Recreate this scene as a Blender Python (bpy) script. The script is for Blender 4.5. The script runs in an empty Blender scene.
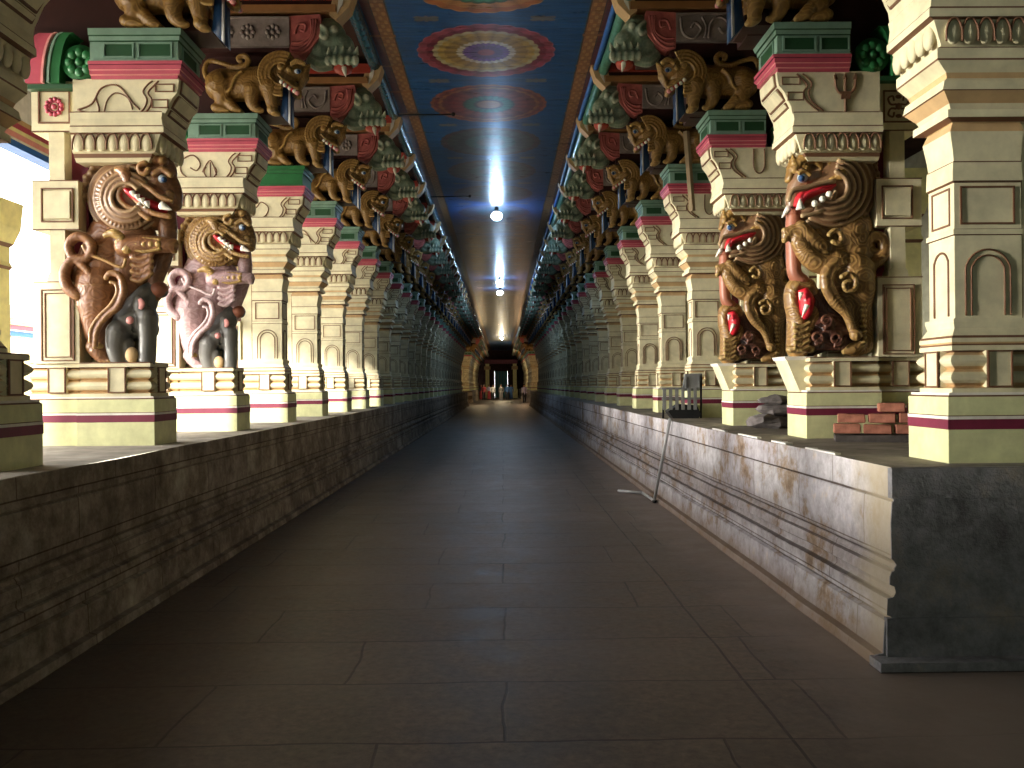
import bpy, bmesh, math, random
from mathutils import Vector, Matrix, noise
random.seed(7)
C = bpy.context.scene.collection
PI = math.pi
SC = bpy.context.scene

# ------------------------------------------------------------------ materials
class NT:
    """tiny node-expression helper"""
    def __init__(s, name):
        s.m = bpy.data.materials.new(name); s.m.use_nodes = True
        s.t = s.m.node_tree; s.n = s.t.nodes; s.l = s.t.links
        s.b = s.n['Principled BSDF']
    def link(s, a, b): s.l.new(a, b)
    def put(s, sock, v):
        if isinstance(v, bpy.types.NodeSocket): s.l.new(v, sock)
        else:
            if hasattr(sock.default_value, '__len__') and not hasattr(v, '__len__'): v = (v, v, v)
            if hasattr(sock.default_value, '__len__') and len(sock.default_value) == 4 and len(v) == 3: v = (*v, 1)
            sock.default_value = v
    def math(s, op, a, b=0.0, c=0.0):
        n = s.n.new('ShaderNodeMath'); n.operation = op
        s.put(n.inputs[0], a); s.put(n.inputs[1], b); s.put(n.inputs[2], c)
        return n.outputs[0]
    def coord(s, kind='Object'):
        return s.n.new('ShaderNodeTexCoord').outputs[kind]
    def sep(s, v):
        n = s.n.new('ShaderNodeSeparateXYZ'); s.put(n.inputs[0], v); return n.outputs
    def comb(s, x, y, z=0.0):
        n = s.n.new('ShaderNodeCombineXYZ')
        for i, q in enumerate((x, y, z)): s.put(n.inputs[i], q)
        return n.outputs[0]
    def noise(s, vec=None, scale=5, detail=4, rough=0.6):
        n = s.n.new('ShaderNodeTexNoise')
        if vec is not None: s.put(n.inputs['Vector'], vec)
        n.inputs['Scale'].default_value = scale; n.inputs['Detail'].default_value = detail
        n.inputs['Roughness'].default_value = rough
        return n.outputs['Fac']
    def ramp(s, fac, stops, interp='LINEAR'):
        n = s.n.new('ShaderNodeValToRGB'); r = n.color_ramp; r.interpolation = interp
        while len(r.elements) < len(stops): r.elements.new(0.5)
        for e, (p, c) in zip(r.elements, stops):
            e.position = p; e.color = (*c, 1) if len(c) == 3 else c
        s.put(n.inputs[0], fac); return n.outputs[0]
    def mix(s, f, a, b, mode='MIX'):
        n = s.n.new('ShaderNodeMix'); n.data_type = 'RGBA'; n.blend_type = mode
        s.put(n.inputs[0], f); s.put(n.inputs[6], a); s.put(n.inputs[7], b)
        return n.outputs[2]
    def bump(s, h, strength=0.3, dist=0.02):
        n = s.n.new('ShaderNodeBump'); n.inputs['Strength'].default_value = strength
        n.inputs['Distance'].default_value = dist; s.put(n.inputs['Height'], h)
        s.l.new(n.outputs[0], s.b.inputs['Normal'])
    def done(s, col, rough=0.7, spec=0.3, metal=0.0):
        s.put(s.b.inputs['Base Color'], col); s.put(s.b.inputs['Roughness'], rough)
        s.b.inputs['Specular IOR Level'].default_value = spec
        s.b.inputs['Metallic'].default_value = metal
        return s.m

def paint(name, col, rough=0.55, spec=0.35, var=0.16, scale=6, stain=None):
    t = NT(name); n = t.noise(t.coord(), scale, 5)
    lo = tuple(c * (1 - var) for c in col); hi = tuple(min(1, c * (1 + var)) for c in col)
    c = t.ramp(n, [(0.3, lo), (0.7, hi)])
    if stain:
        n2 = t.noise(t.coord(), 2.3, 6, 0.7)
        c = t.mix(t.ramp(n2, [(0.52, (0, 0, 0)), (0.72, (0.55, 0.55, 0.55))]), c, stain)
    t.bump(t.noise(t.coord(), 60, 3), 0.08, 0.01)
    return t.done(c, rough, spec)

def carved(name, base, high, low, rough=0.38, spec=0.5, relief=0.0):
    """painted carving: light paint on the ridges, cavity shade put into the colour of the hollows"""
    t = NT(name)
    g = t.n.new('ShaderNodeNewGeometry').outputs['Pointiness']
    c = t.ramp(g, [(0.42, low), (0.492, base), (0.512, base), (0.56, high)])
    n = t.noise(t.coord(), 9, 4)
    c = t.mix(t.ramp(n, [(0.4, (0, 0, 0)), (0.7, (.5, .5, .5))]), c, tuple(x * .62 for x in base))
    if relief:
        w = t.n.new('ShaderNodeTexWave'); w.wave_type = 'RINGS'; w.rings_direction = 'SPHERICAL'
        s3 = t.sep(t.coord()); v = t.n.new('ShaderNodeTexVoronoi'); v.inputs['Scale'].default_value = 7.0; t.put(v.inputs['Vector'], t.comb(t.math('ADD', s3[0], t.math('MULTIPLY', t.noise(t.coord(), 6, 3), .12)), 0.0, t.math('ADD', s3[2], t.math('MULTIPLY', t.noise(t.coord(), 5, 2), .12))))
        ring = t.math('SINE', t.math('MULTIPLY', v.outputs['Distance'], 34.0))  # ring bands shaded and lightened in the colour to look carved
        c = t.mix(t.math('MULTIPLY', t.ramp(ring, [(0.0, (1, 1, 1)), (0.35, (0, 0, 0))]), relief), c, low)
        c = t.mix(t.math('MULTIPLY', t.ramp(ring, [(0.6, (0, 0, 0)), (1.0, (1, 1, 1))]), relief * .45), c, high)
        t.n.remove(w); t.bump(ring, relief * .6, 0.012)
    else: t.bump(t.noise(t.coord(), 45, 3), 0.15, 0.01)
    return t.done(c, rough, spec)

M = {}
M['cream'] = paint('cream_paint', (0.66, 0.60, 0.40), 0.6, stain=(0.50, 0.42, 0.25))
M['lime'] = paint('lime_paint', (0.62, 0.62, 0.34), 0.6, stain=(0.46, 0.46, 0.26))
M['line'] = paint('brown_line_paint', (0.16, 0.075, 0.038), 0.6)
M['orange'] = paint('orange_shade_paint', (0.54, 0.36, 0.18), 0.6)
M['white'] = paint('white_line_paint', (0.72, 0.68, 0.62), 0.6)
M['maroon'] = paint('maroon_paint', (0.17, 0.018, 0.045), 0.5)
M['maroon_dark'] = paint('dark_maroon_paint', (0.040, 0.012, 0.010), 0.6)
M['green'] = paint('sea_green_paint', (0.19, 0.31, 0.235), 0.5)
M['green2'] = paint('leaf_green_paint', (0.022, 0.15, 0.045), 0.45)
M['greendark'] = paint('dark_green_paint', (0.02, 0.075, 0.03), 0.5)
M['pink'] = paint('pink_paint', (0.42, 0.065, 0.10), 0.5)
M['pink_light'] = paint('light_pink_paint', (0.72, 0.30, 0.28), 0.5)
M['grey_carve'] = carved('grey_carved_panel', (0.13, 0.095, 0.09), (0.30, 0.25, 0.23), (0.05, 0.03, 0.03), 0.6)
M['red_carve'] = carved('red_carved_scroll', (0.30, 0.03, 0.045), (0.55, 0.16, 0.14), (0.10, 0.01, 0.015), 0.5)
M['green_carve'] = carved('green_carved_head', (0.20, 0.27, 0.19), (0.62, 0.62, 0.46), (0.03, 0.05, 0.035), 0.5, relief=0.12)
M['wood'] = paint('tan_bar_paint', (0.33, 0.16, 0.06), 0.5)
M['redbar'] = paint('red_bar_paint', (0.38, 0.05, 0.03), 0.5)
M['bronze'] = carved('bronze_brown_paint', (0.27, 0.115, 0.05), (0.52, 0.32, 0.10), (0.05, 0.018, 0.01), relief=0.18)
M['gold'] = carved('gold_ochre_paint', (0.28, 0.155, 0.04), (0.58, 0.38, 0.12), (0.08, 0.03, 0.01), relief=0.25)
M['sunlit_bronze'] = carved('sunlit_bronze_paint', (0.50, 0.33, 0.33), (0.78, 0.66, 0.66), (0.20, 0.08, 0.09), relief=0.2)  # sunlight on the second left beast, put into its body colour
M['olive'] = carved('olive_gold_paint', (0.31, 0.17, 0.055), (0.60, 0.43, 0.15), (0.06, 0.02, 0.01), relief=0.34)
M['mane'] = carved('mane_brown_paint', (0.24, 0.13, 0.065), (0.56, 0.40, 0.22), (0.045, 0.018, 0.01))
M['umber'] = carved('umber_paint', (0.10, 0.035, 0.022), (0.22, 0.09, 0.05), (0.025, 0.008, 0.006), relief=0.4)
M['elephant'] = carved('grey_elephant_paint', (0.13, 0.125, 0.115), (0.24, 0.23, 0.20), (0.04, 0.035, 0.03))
M['trunk'] = paint('reddish_trunk_paint', (0.33, 0.12, 0.07), 0.4)
M['mouth'] = paint('red_mouth_paint', (0.50, 0.018, 0.03), 0.3)
M['tooth'] = paint('tooth_white_paint', (0.80, 0.76, 0.66), 0.35)
M['eye'] = paint('blue_eye_paint', (0.03, 0.07, 0.16), 0.2)
M['eyewhite'] = paint('eye_white_paint', (0.36, 0.42, 0.48), 0.2)
M['blueplank'] = paint('blue_tongue_paint', (0.015, 0.05, 0.13), 0.4)
M['blueband'] = paint('blue_cornice_paint', (0.03, 0.13, 0.42), 0.5)
M['yellow'] = paint('yellow_wall_paint', (0.80, 0.74, 0.36), 0.6)
M['whitewash'] = paint('whitewash', (0.82, 0.80, 0.76), 0.7)
M['brick'] = paint('red_brick_clay', (0.30, 0.12, 0.08), 0.85, 0.1, 0.35, 14)
M['rubble'] = paint('grey_rubble_stone', (0.17, 0.15, 0.145), 0.9, 0.1, 0.4, 9)
M['darkstone'] = paint('dark_slab_stone', (0.07, 0.06, 0.055), 0.9, 0.1, 0.4, 9)
M['steel'] = paint('grey_steel_tube', (0.42, 0.42, 0.42), 0.35, 0.6)
M['greyplastic'] = paint('grey_slat_paint', (0.19, 0.19, 0.185), 0.5)
M['black'] = paint('black_rod_paint', (0.012, 0.012, 0.013), 0.5)
M['pole'] = paint('raw_wood_pole', (0.36, 0.27, 0.16), 0.7)
M['aisle'] = paint('aisle_plaster', (0.34, 0.33, 0.24), 0.8)
M['teal'] = paint('teal_gate_paint', (0.06, 0.22, 0.25), 0.6)

def m_emit(name, col, strength):
    t = NT(name); t.b.inputs['Emission Color'].default_value = (*col, 1)
    t.b.inputs['Emission Strength'].default_value = strength
    return t.done(col, 0.5)
M['lamp'] = m_emit('cool_white_lamp_glow', (0.75, 0.88, 1.0), 60)
M['lampwarm'] = m_emit('warm_lamp_glow', (1.0, 0.72, 0.35), 25)

def m_floor():
    t = NT('worn_dark_stone_slabs'); co = t.coord(); s = t.sep(co)
    nb = t.noise(t.comb(s[0], s[1]), 0.9, 3)
    wob = t.math('MULTIPLY', t.math('SUBTRACT', nb, 0.5), 0.12)
    vec = t.comb(t.math('ADD', s[0], wob), t.math('ADD', s[1], wob))
    br = t.n.new('ShaderNodeTexBrick'); t.put(br.inputs['Vector'], vec)
    br.offset = 0.37; br.offset_frequency = 2; br.squash = 1.5; br.squash_frequency = 3
    br.inputs['Color1'].default_value = (0.088, 0.070, 0.057, 1)
    br.inputs['Color2'].default_value = (0.108, 0.086, 0.070, 1)
    br.inputs['Mortar'].default_value = (0.035, 0.027, 0.023, 1)
    br.inputs['Scale'].default_value = 1.0; br.inputs['Mortar Size'].default_value = 0.009
    br.inputs['Mortar Smooth'].default_value = 0.3
    br.inputs['Brick Width'].default_value = 1.55; br.inputs['Row Height'].default_value = 0.78
    n = t.noise(co, 3.2, 8, 0.72); n2 = t.noise(co, 0.55, 3)
    nf = t.noise(co, 19, 6, 0.75)
    c = t.mix(1.0, br.outputs['Color'], t.ramp(nf, [(0.32, (0.6, 0.58, 0.56)), (0.7, (1.35, 1.33, 1.3))]), 'MULTIPLY')
    c = t.mix(0.9, c, t.ramp(n, [(0.32, (0.5, 0.5, 0.5)), (0.7, (1.45, 1.4, 1.35))]), 'MULTIPLY')
    c = t.mix(t.ramp(n2, [(0.45, (0, 0, 0)), (0.75, (.6, .6, .6))]), c, (0.135, 0.105, 0.088))
    ln = t.math('LESS_THAN', t.math('ABSOLUTE', t.math('SUBTRACT', t.math('ADD', s[0], t.math('MULTIPLY', wob, .4)), 1.29)), 0.008)
    c = t.mix(t.math('MULTIPLY', ln, t.math('LESS_THAN', s[1], 16)), c, (0.022, 0.016, 0.013))
    # pale dust along the foot of the right platform
    e = t.math('ADD', s[0], t.math('MULTIPLY', t.noise(co, 2.0, 5), 0.7))
    c = t.mix(t.ramp(t.math('SUBTRACT', e, 1.4), [(0.45, (0, 0, 0)), (1.0, (.8, .8, .8))]), c, (0.24, 0.19, 0.155))
    t.bump(t.math('ADD', t.math('MULTIPLY', br.outputs['Fac'], -0.7), t.math('MULTIPLY', n, 0.7)), 0.5, 0.012)
    return t.done(c, t.ramp(n, [(0.3, (0.42,)*3), (0.8, (0.68,)*3)]), 0.35)
M['floor'] = m_floor()

def m_plinth(name, cols, bumpy=0.6, side=True, joints=(0.9, 0.21)):
    t = NT(name); co = t.coord(); s = t.sep(co)
    vec = t.comb(s[1] if side else s[0], s[2])
    br = t.n.new('ShaderNodeTexBrick'); t.put(br.inputs['Vector'], vec)
    br.offset = 0.43
    br.inputs['Color1'].default_value = (1, 1, 1, 1); br.inputs['Color2'].default_value = (0.82, 0.80, 0.83, 1)
    br.inputs['Mortar'].default_value = (0.42, 0.36, 0.33, 1)
    br.inputs['Scale'].default_value = 1.0; br.inputs['Mortar Size'].default_value = 0.006
    br.inputs['Mortar Smooth'].default_value = 0.5
    br.inputs['Brick Width'].default_value = joints[0]; br.inputs['Row Height'].default_value = joints[1]
    n = t.noise(co, 2.1, 9, 0.74)
    c = t.ramp(n, cols)
    n3 = t.noise(co, 11, 5, 0.7)
    if name.startswith('lime'):
        hm = t.ramp(s[2], [(0.30, (0, 0, 0)), (0.40, (.7, .7, .7)), (0.56, (.7, .7, .7)), (0.72, (0, 0, 0))])
        c = t.mix(t.math('MULTIPLY', hm, t.noise(co, 1.3, 4)), c, (0.20, 0.13, 0.085))
    c = t.mix(0.9, c, t.ramp(n3, [(0.3, (0.68, 0.66, 0.63)), (0.7, (1.15, 1.12, 1.1))]), 'MULTIPLY')
    c = t.mix(1.0, c, br.outputs['Color'], 'MULTIPLY')
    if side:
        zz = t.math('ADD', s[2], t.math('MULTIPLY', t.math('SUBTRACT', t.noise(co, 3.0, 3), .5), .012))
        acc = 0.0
        for hh in (.932, .585, .528, .448, .385, .27, .065):  # dark lines at the moulding heights: groove shadow put into the colour
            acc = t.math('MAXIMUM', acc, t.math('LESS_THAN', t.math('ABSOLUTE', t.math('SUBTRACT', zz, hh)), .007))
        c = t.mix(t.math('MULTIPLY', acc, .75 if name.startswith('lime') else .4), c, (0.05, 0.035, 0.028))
    if name.startswith('lime'):
        ye = t.math('ADD', s[1], t.math('MULTIPLY', t.noise(co, 1.6, 3), .8))
        c = t.mix(t.ramp(t.math('SUBTRACT', ye, 5.2), [(0.3, (.8, .8, .8)), (0.55, (0, 0, 0))]), c, (0.44, 0.37, 0.26))
        c = t.mix(t.ramp(s[2], [(0.04, (.8, .8, .8)), (0.22, (0, 0, 0))]), c, (0.22, 0.15, 0.10))
    h = t.math('ADD', t.math('MULTIPLY', n3, 0.8), t.math('MULTIPLY', br.outputs['Fac'], -0.9))
    t.bump(h, bumpy, 0.02)
    return t.done(c, 0.85, 0.15)
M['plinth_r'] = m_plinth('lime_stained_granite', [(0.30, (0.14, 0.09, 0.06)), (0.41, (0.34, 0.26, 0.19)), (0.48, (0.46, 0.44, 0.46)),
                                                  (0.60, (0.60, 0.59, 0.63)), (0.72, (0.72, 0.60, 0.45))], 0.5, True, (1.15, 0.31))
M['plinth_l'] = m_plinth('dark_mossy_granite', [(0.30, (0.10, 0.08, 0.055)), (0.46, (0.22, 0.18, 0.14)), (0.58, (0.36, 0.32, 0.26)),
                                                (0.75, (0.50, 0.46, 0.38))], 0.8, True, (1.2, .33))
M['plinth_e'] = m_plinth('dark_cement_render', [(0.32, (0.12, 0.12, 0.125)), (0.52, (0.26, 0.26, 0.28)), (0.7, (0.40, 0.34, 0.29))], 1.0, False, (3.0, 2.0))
M['ptop'] = paint('platform_stone_top', (0.30, 0.27, 0.23), 0.85, 0.15, 0.35, 4)
M['soot'] = paint('dark_ceiling_slabs', (0.045, 0.022, 0.016), 0.8, 0.1, 0.3, 3)
M['court'] = paint('sunlit_paving', (0.62, 0.57, 0.48), 0.9, 0.1, 0.2, 2)

def m_ceiling(x0, x1):
    """blue painted panel, rows of round lotus medallions, patterned border bands"""
    t = NT('painted_ceiling'); co = t.coord(); s = t.sep(co); x, y = s[0], s[1]
    SP = 2.19; Y0 = 9.62; XC = (x0 + x1) / 2 - .05
    ry = t.math('DIVIDE', t.math('SUBTRACT', y, Y0 - SP / 2), SP)
    idx = t.math('FLOOR', ry)
    fy = t.math('MULTIPLY', t.math('SUBTRACT', t.math('FRACT', ry), 0.5), SP)
    fx = t.math('SUBTRACT', x, XC)
    r = t.math('SQRT', t.math('ADD', t.math('MULTIPLY', fx, fx), t.math('MULTIPLY', fy, fy)))
    a = t.math('ARCTAN2', fy, fx)
    pet = t.math('ABSOLUTE', t.math('SINE', t.math('MULTIPLY', a, 14)))
    pet2 = t.math('ABSOLUTE', t.math('SINE', t.math('MULTIPLY', a, 9)))
    rr = t.math('DIVIDE', t.math('ADD', r, t.math('MULTIPLY', pet, -0.03)), 0.99)
    blue = t.ramp(t.noise(t.comb(t.math('MULTIPLY', x, 1.0), t.math('MULTIPLY', y, 3.0)), 2.0, 6, 0.7),
                  [(0.3, (0.006, 0.045, 0.15)), (0.6, (0.015, 0.09, 0.27)), (0.8, (0.03, 0.13, 0.27))])
    pals = [
        [(0, (.35, .05, .08)), (.09, (.10, .03, .18)), (.21, (.16, .05, .30)), (.30, (.62, .55, .42)), (.38, (.36, .22, .03)), (.55, (.50, .33, .06)), (.64, (.48, .42, .22)), (.71, (.22, .02, .04)), (.80, (.36, .06, .10)), (.90, (.46, .16, .20))],
        [(0, (.40, .17, .06)), (.17, (.07, .05, .03)), (.22, (.03, .17, .10)), (.36, (.03, .10, .07)), (.40, (.25, .05, .03)), (.60, (.16, .03, .03)), (.74, (.33, .14, .04)), (.80, (.20, .04, .03)), (.86, (.36, .10, .03)), (.90, (.36, .12, .04))],
        [(0, (.12, .10, .05)), (.25, (.03, .12, .08)), (.45, (.06, .05, .03)), (.6, (.08, .09, .06)), (.8, (.12, .05, .04)), (.90, (.10, .08, .04))],
        [(0, (.03, .22, .10)), (.35, (.05, .35, .16)), (.60, (.03, .14, .06)), (.66, (.55, .25, .06)), (.80, (.48, .16, .04)), (.90, (.62, .32, .10))]]
    k = t.math('MINIMUM', t.math('MAXIMUM', idx, 0.0), 3.0)
    c = None
    order = [3, 0, 1, 2]
    for q in range(4):
        p = t.ramp(rr, pals[order[q]], 'CONSTANT')
        sel = t.math('COMPARE', k, float(q), 0.3)
        c = t.mix(sel, (0, 0, 0) if c is None else c, p)
    shade = t.math('ADD', 0.50, t.math('MULTIPLY', pet2, 0.34))
    c = t.mix(1.0, c, t.comb(shade, shade, shade), 'MULTIPLY')
    inside = t.math('LESS_THAN', rr, 0.92)
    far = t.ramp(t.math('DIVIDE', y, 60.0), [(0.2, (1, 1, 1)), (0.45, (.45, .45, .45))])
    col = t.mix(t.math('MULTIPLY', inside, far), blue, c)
    # corner sprigs between the medallions
    gx = t.math('SUBTRACT', t.math('ABSOLUTE', fx), 0.72); gy = t.math('SUBTRACT', t.math('ABSOLUTE', fy), SP / 2)
    gr = t.math('SQRT', t.math('ADD', t.math('MULTIPLY', gx, gx), t.math('MULTIPLY', t.math('MULTIPLY', gy, gy), 6.0)))
    ga = t.math('ARCTAN2', gy, gx)
    lim = t.math('ADD', 0.12, t.math('MULTIPLY', t.math('ABSOLUTE', t.math('SINE', t.math('MULTIPLY', ga, 3))), 0.10))
    col = t.mix(t.math('MULTIPLY', t.math('LESS_THAN', gr, lim), 0.6), col, (0.22, 0.17, 0.08))
    # borders
    dl = t.math('SUBTRACT', x, x0); dr = t.math('SUBTRACT', x1, x); d = t.math('MINIMUM', dl, dr)
    motif = t.math('MULTIPLY', t.math('SINE', t.math('MULTIPLY', y, 26)), t.math('SINE', t.math('MULTIPLY', d, 60)))
    ob = t.mix(t.math('GREATER_THAN', motif, 0.25), (0.26, 0.11, 0.04), (0.40, 0.22, 0.09))
    blockline = t.math('LESS_THAN', t.math('ABSOLUTE', t.math('SUBTRACT', t.math('FRACT', t.math('DIVIDE', y, 1.07)), 0.5)), 0.03)
    band = t.ramp(d, [(0, (0.02, 0.07, 0.14)), (0.05, (0.13, 0.03, 0.02)), (0.15, (0.02, 0.02, 0.03)), (0.165, (0.3, 0.1, 0.04)),
                      (0.325, (0.06, 0.03, 0.02)), (0.345, (0.03, 0.10, 0.2))], 'CONSTANT')
    inob = t.math('MULTIPLY', t.math('GREATER_THAN', d, 0.165), t.math('LESS_THAN', d, 0.325))
    band = t.mix(inob, band, ob)
    band = t.mix(blockline, band, (0.25, 0.10, 0.03))
    col = t.mix(t.math('LESS_THAN', d, 0.36), col, band)
    wear = t.noise(t.comb(t.math('MULTIPLY', x, 0.6), t.math('MULTIPLY', y, 5.0)), 2.2, 6, 0.75)
    col = t.mix(1.0, col, t.ramp(wear, [(0.3, (0.55,)*3), (0.62, (1.05,)*3)]), 'MULTIPLY')
    t.bump(wear, 0.25, 0.02)
    return t.done(col, t.ramp(wear, [(0.3, (0.24,)*3), (0.7, (0.42,)*3)]), 0.5)

# ------------------------------------------------------------------ mesh builder
class MB:
    """collects geometry; local x = side*u (u grows away from the passage), y = depth v, z = height"""
    def __init__(s, side=1):
        s.v = []; s.f = []; s.mi = []; s.sm = []; s.mats = []; s.side = side
    def mat(s, m):
        if m not in s.mats: s.mats.append(m)
        return s.mats.index(m)
    def add(s, vs, fs, m, smooth=False):
        o = len(s.v); i = s.mat(m)
        s.v += [(s.side * p[0], p[1], p[2]) for p in vs]
        for f in fs:
            g = [o + q for q in f]
            s.f.append(g[::-1] if s.side < 0 else g); s.mi.append(i); s.sm.append(smooth)
    def box(s, u0, u1, v0, v1, h0, h1, m):
        s.add([(u0, v0, h0), (u1, v0, h0), (u1, v1, h0), (u0, v1, h0), (u0, v0, h1), (u1, v0, h1), (u1, v1, h1), (u0, v1, h1)],
              [(0, 3, 2, 1), (4, 5, 6, 7), (0, 1, 5, 4), (1, 2, 6, 5), (2, 3, 7, 6), (3, 0, 4, 7)], m)
    def loft(s, rings, mats, cap=None):
        """rings: (h, u0, u1, v0, v1); mats: one or a list per band"""
        if isinstance(mats, str): mats = [mats] * (len(rings) - 1)
        for k in range(len(rings) - 1):
            P = []
            for (h, u0, u1, v0, v1) in (rings[k], rings[k + 1]):
                P += [(u0, v0, h), (u1, v0, h), (u1, v1, h), (u0, v1, h)]
            s.add(P, [(0, 1, 5, 4), (1, 2, 6, 5), (2, 3, 7, 6), (3, 0, 4, 7)], mats[k])
        for r, fl in ((rings[0], 1), (rings[-1], 0)):
            h, u0, u1, v0, v1 = r
            P = [(u0, v0, h), (u1, v0, h), (u1, v1, h), (u0, v1, h)]
            s.add(P, [(0, 3, 2, 1) if fl else (0, 1, 2, 3)], (cap or (mats[0] if fl else mats[-1])))
    def prism(s, pts, v0, v1, m):
        """pts: closed (u,h) outline extruded in v"""
        n = len(pts)
        area = sum(pts[i][0] * pts[(i + 1) % n][1] - pts[(i + 1) % n][0] * pts[i][1] for i in range(n))
        if area < 0: pts = pts[::-1]
        P = [(p[0], v0, p[1]) for p in pts] + [(p[0], v1, p[1]) for p in pts]
        F = [tuple(range(n)), tuple(range(2 * n - 1, n - 1, -1))]
        F += [((i + 1) % n, i, n + i, n + (i + 1) % n) for i in range(n)]
        s.add(P, F, m)
    def tube(s, pts, rad, m, seg=8, flat=1.0, smooth=True, res=6):
        """swept round section through 3D points (u,v,h); rad number or list"""
        if not isinstance(rad, (list, tuple)): rad = [rad] * len(pts)
        P = [Vector(p) for p in pts]; R = list(rad)
        if len(P) > 2 and res > 1:
            Q = []; RR = []
            for i in range(len(P) - 1):
                a = P[max(i - 1, 0)]; b = P[i]; c = P[i + 1]; d = P[min(i + 2, len(P) - 1)]
                for j in range(res):
                    t = j / res
                    Q.append(0.5 * ((2 * b) + (c - a) * t + (2 * a - 5 * b + 4 * c - d) * t * t + (3 * b - a - 3 * c + d) * t ** 3))
                    RR.append(R[i] * (1 - t) + R[i + 1] * t)
            Q.append(P[-1]); RR.append(R[-1]); P, R = Q, RR
        V = []; F = []; n = len(P)
        ref = Vector((0, 1, 0))
        for i in range(n):
            t = (P[min(i + 1, n - 1)] - P[max(i - 1, 0)])
            t = t.normalized() if t.length > 1e-9 else Vector((0, 0, 1))
            rr = ref if abs(t.dot(ref)) < 0.95 else Vector((1, 0, 0))
            a = t.cross(rr).normalized(); b = t.cross(a).normalized()
            for k in range(seg):
                q = 2 * PI * k / seg
                o = a * math.cos(q) * R[i] + b * math.sin(q) * R[i] * flat
                V.append(tuple(P[i] + o))
        for i in range(n - 1):
            for k in range(seg):
                F.append((i * seg + k, i * seg + (k + 1) % seg, (i + 1) * seg + (k + 1) % seg, (i + 1) * seg + k))
        F.append(tuple(range(seg))[::-1]); F.append(tuple((n - 1) * seg + k for k in range(seg)))
        s.add(V, F, m, smooth)
    def ball(s, c, r, m, seg=12, rings=8, smooth=True):
        if not isinstance(r, (list, tuple)): r = (r, r, r)
        V = [(c[0], c[1], c[2] - r[2])]; F = []
        for i in range(1, rings):
            a = -PI / 2 + PI * i / rings
            for k in range(seg):
                q = 2 * PI * k / seg
                V.append((c[0] + r[0] * math.cos(a) * math.cos(q), c[1] + r[1] * math.cos(a) * math.sin(q), c[2] + r[2] * math.sin(a)))
        V.append((c[0], c[1], c[2] + r[2]))
        for k in range(seg): F.append((0, 1 + (k + 1) % seg, 1 + k))
        for i in range(rings - 2):
            for k in range(seg):
                a = 1 + i * seg + k; b = 1 + i * seg + (k + 1) % seg
                F.append((a, b, b + seg, a + seg))
        for k in range(seg):
            F.append((len(V) - 1, 1 + (rings - 2) * seg + k, 1 + (rings - 2) * seg + (k + 1) % seg))
        s.add(V, F, m, smooth)
    def cone(s, p, q, r, m, seg=8):
        s.tube([p, ((p[0]+q[0])/2, (p[1]+q[1])/2, (p[2]+q[2])/2), q], [r, r * .62, r * .06], m, seg, 1, True, 2)
    def frame(s, u0, u1, h0, h1, v, w=0.012, d=0.008, m='line', fill=None):
        """outline on the face looking back along -v"""
        a, b = v - d, v + 0.01
        s.box(u0, u1, a, b, h0, h0 + w, m); s.box(u0, u1, a, b, h1 - w, h1, m)
        s.box(u0, u0 + w, a, b, h0 + w, h1 - w, m); s.box(u1 - w, u1, a, b, h0 + w, h1 - w, m)
        if fill: s.box(u0 + w, u1 - w, v - d * .5, b, h0 + w, h1 - w, fill)
    def sframe(s, v0, v1, h0, h1, u, w=0.012, d=0.008, m='line', fill=None):
        """outline on the face looking at the passage (-u)"""
        a, b = u - d, u + 0.01
        s.box(a, b, v0, v1, h0, h0 + w, m); s.box(a, b, v0, v1, h1 - w, h1, m)
        s.box(a, b, v0, v0 + w, h0 + w, h1 - w, m); s.box(a, b, v1 - w, v1, h0 + w, h1 - w, m)
        if fill: s.box(u - d * .5, b, v0 + w, v1 - w, h0 + w, h1 - w, fill)
    def curve(s, pts, v, r, m='line', seg=5, flat=1.0):
        s.tube([(p[0], v, p[1]) for p in pts], r, m, seg, flat, True, 5)
    def mesh(s, name):
        me = bpy.data.meshes.new(name); me.from_pydata(s.v, [], s.f)
        for m in s.mats: me.materials.append(M[m])
        me.polygons.foreach_set('material_index', s.mi); me.polygons.foreach_set('use_smooth', s.sm)
        me.validate(); me.update(); return me

def arch_pts(u0, u1, h0, h1, n=8):
    r = (u1 - u0) / 2; c = (u0 + u1) / 2
    return [(u0, h0), (u0, h1 - r)] + [(c - r * math.cos(PI * k / n), h1 - r + r * math.sin(PI * k / n)) for k in range(1, n)] + [(u1, h1 - r), (u1, h0)]

def remesh(me, voxel, smooth=2):
    """fuse overlapping solids into one continuous carved surface"""
    o = bpy.data.objects.new('tmp', me); C.objects.link(o)
    r = o.modifiers.new('r', 'REMESH'); r.mode = 'VOXEL'; r.voxel_size = voxel; r.use_smooth_shade = True
    if smooth:
        q = o.modifiers.new('s', 'SMOOTH'); q.iterations = smooth; q.factor = 0.5
    dg = bpy.context.evaluated_depsgraph_get()
    out = bpy.data.meshes.new_from_object(o.evaluated_get(dg), depsgraph=dg)
    mats = list(me.materials); bpy.data.objects.remove(o)
    out.materials.clear(); out.materials.append(mats[0])
    out.polygons.foreach_set('material_index', [0] * len(out.polygons))
    out.polygons.foreach_set('use_smooth', [True] * len(out.polygons))
    return out

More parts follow.
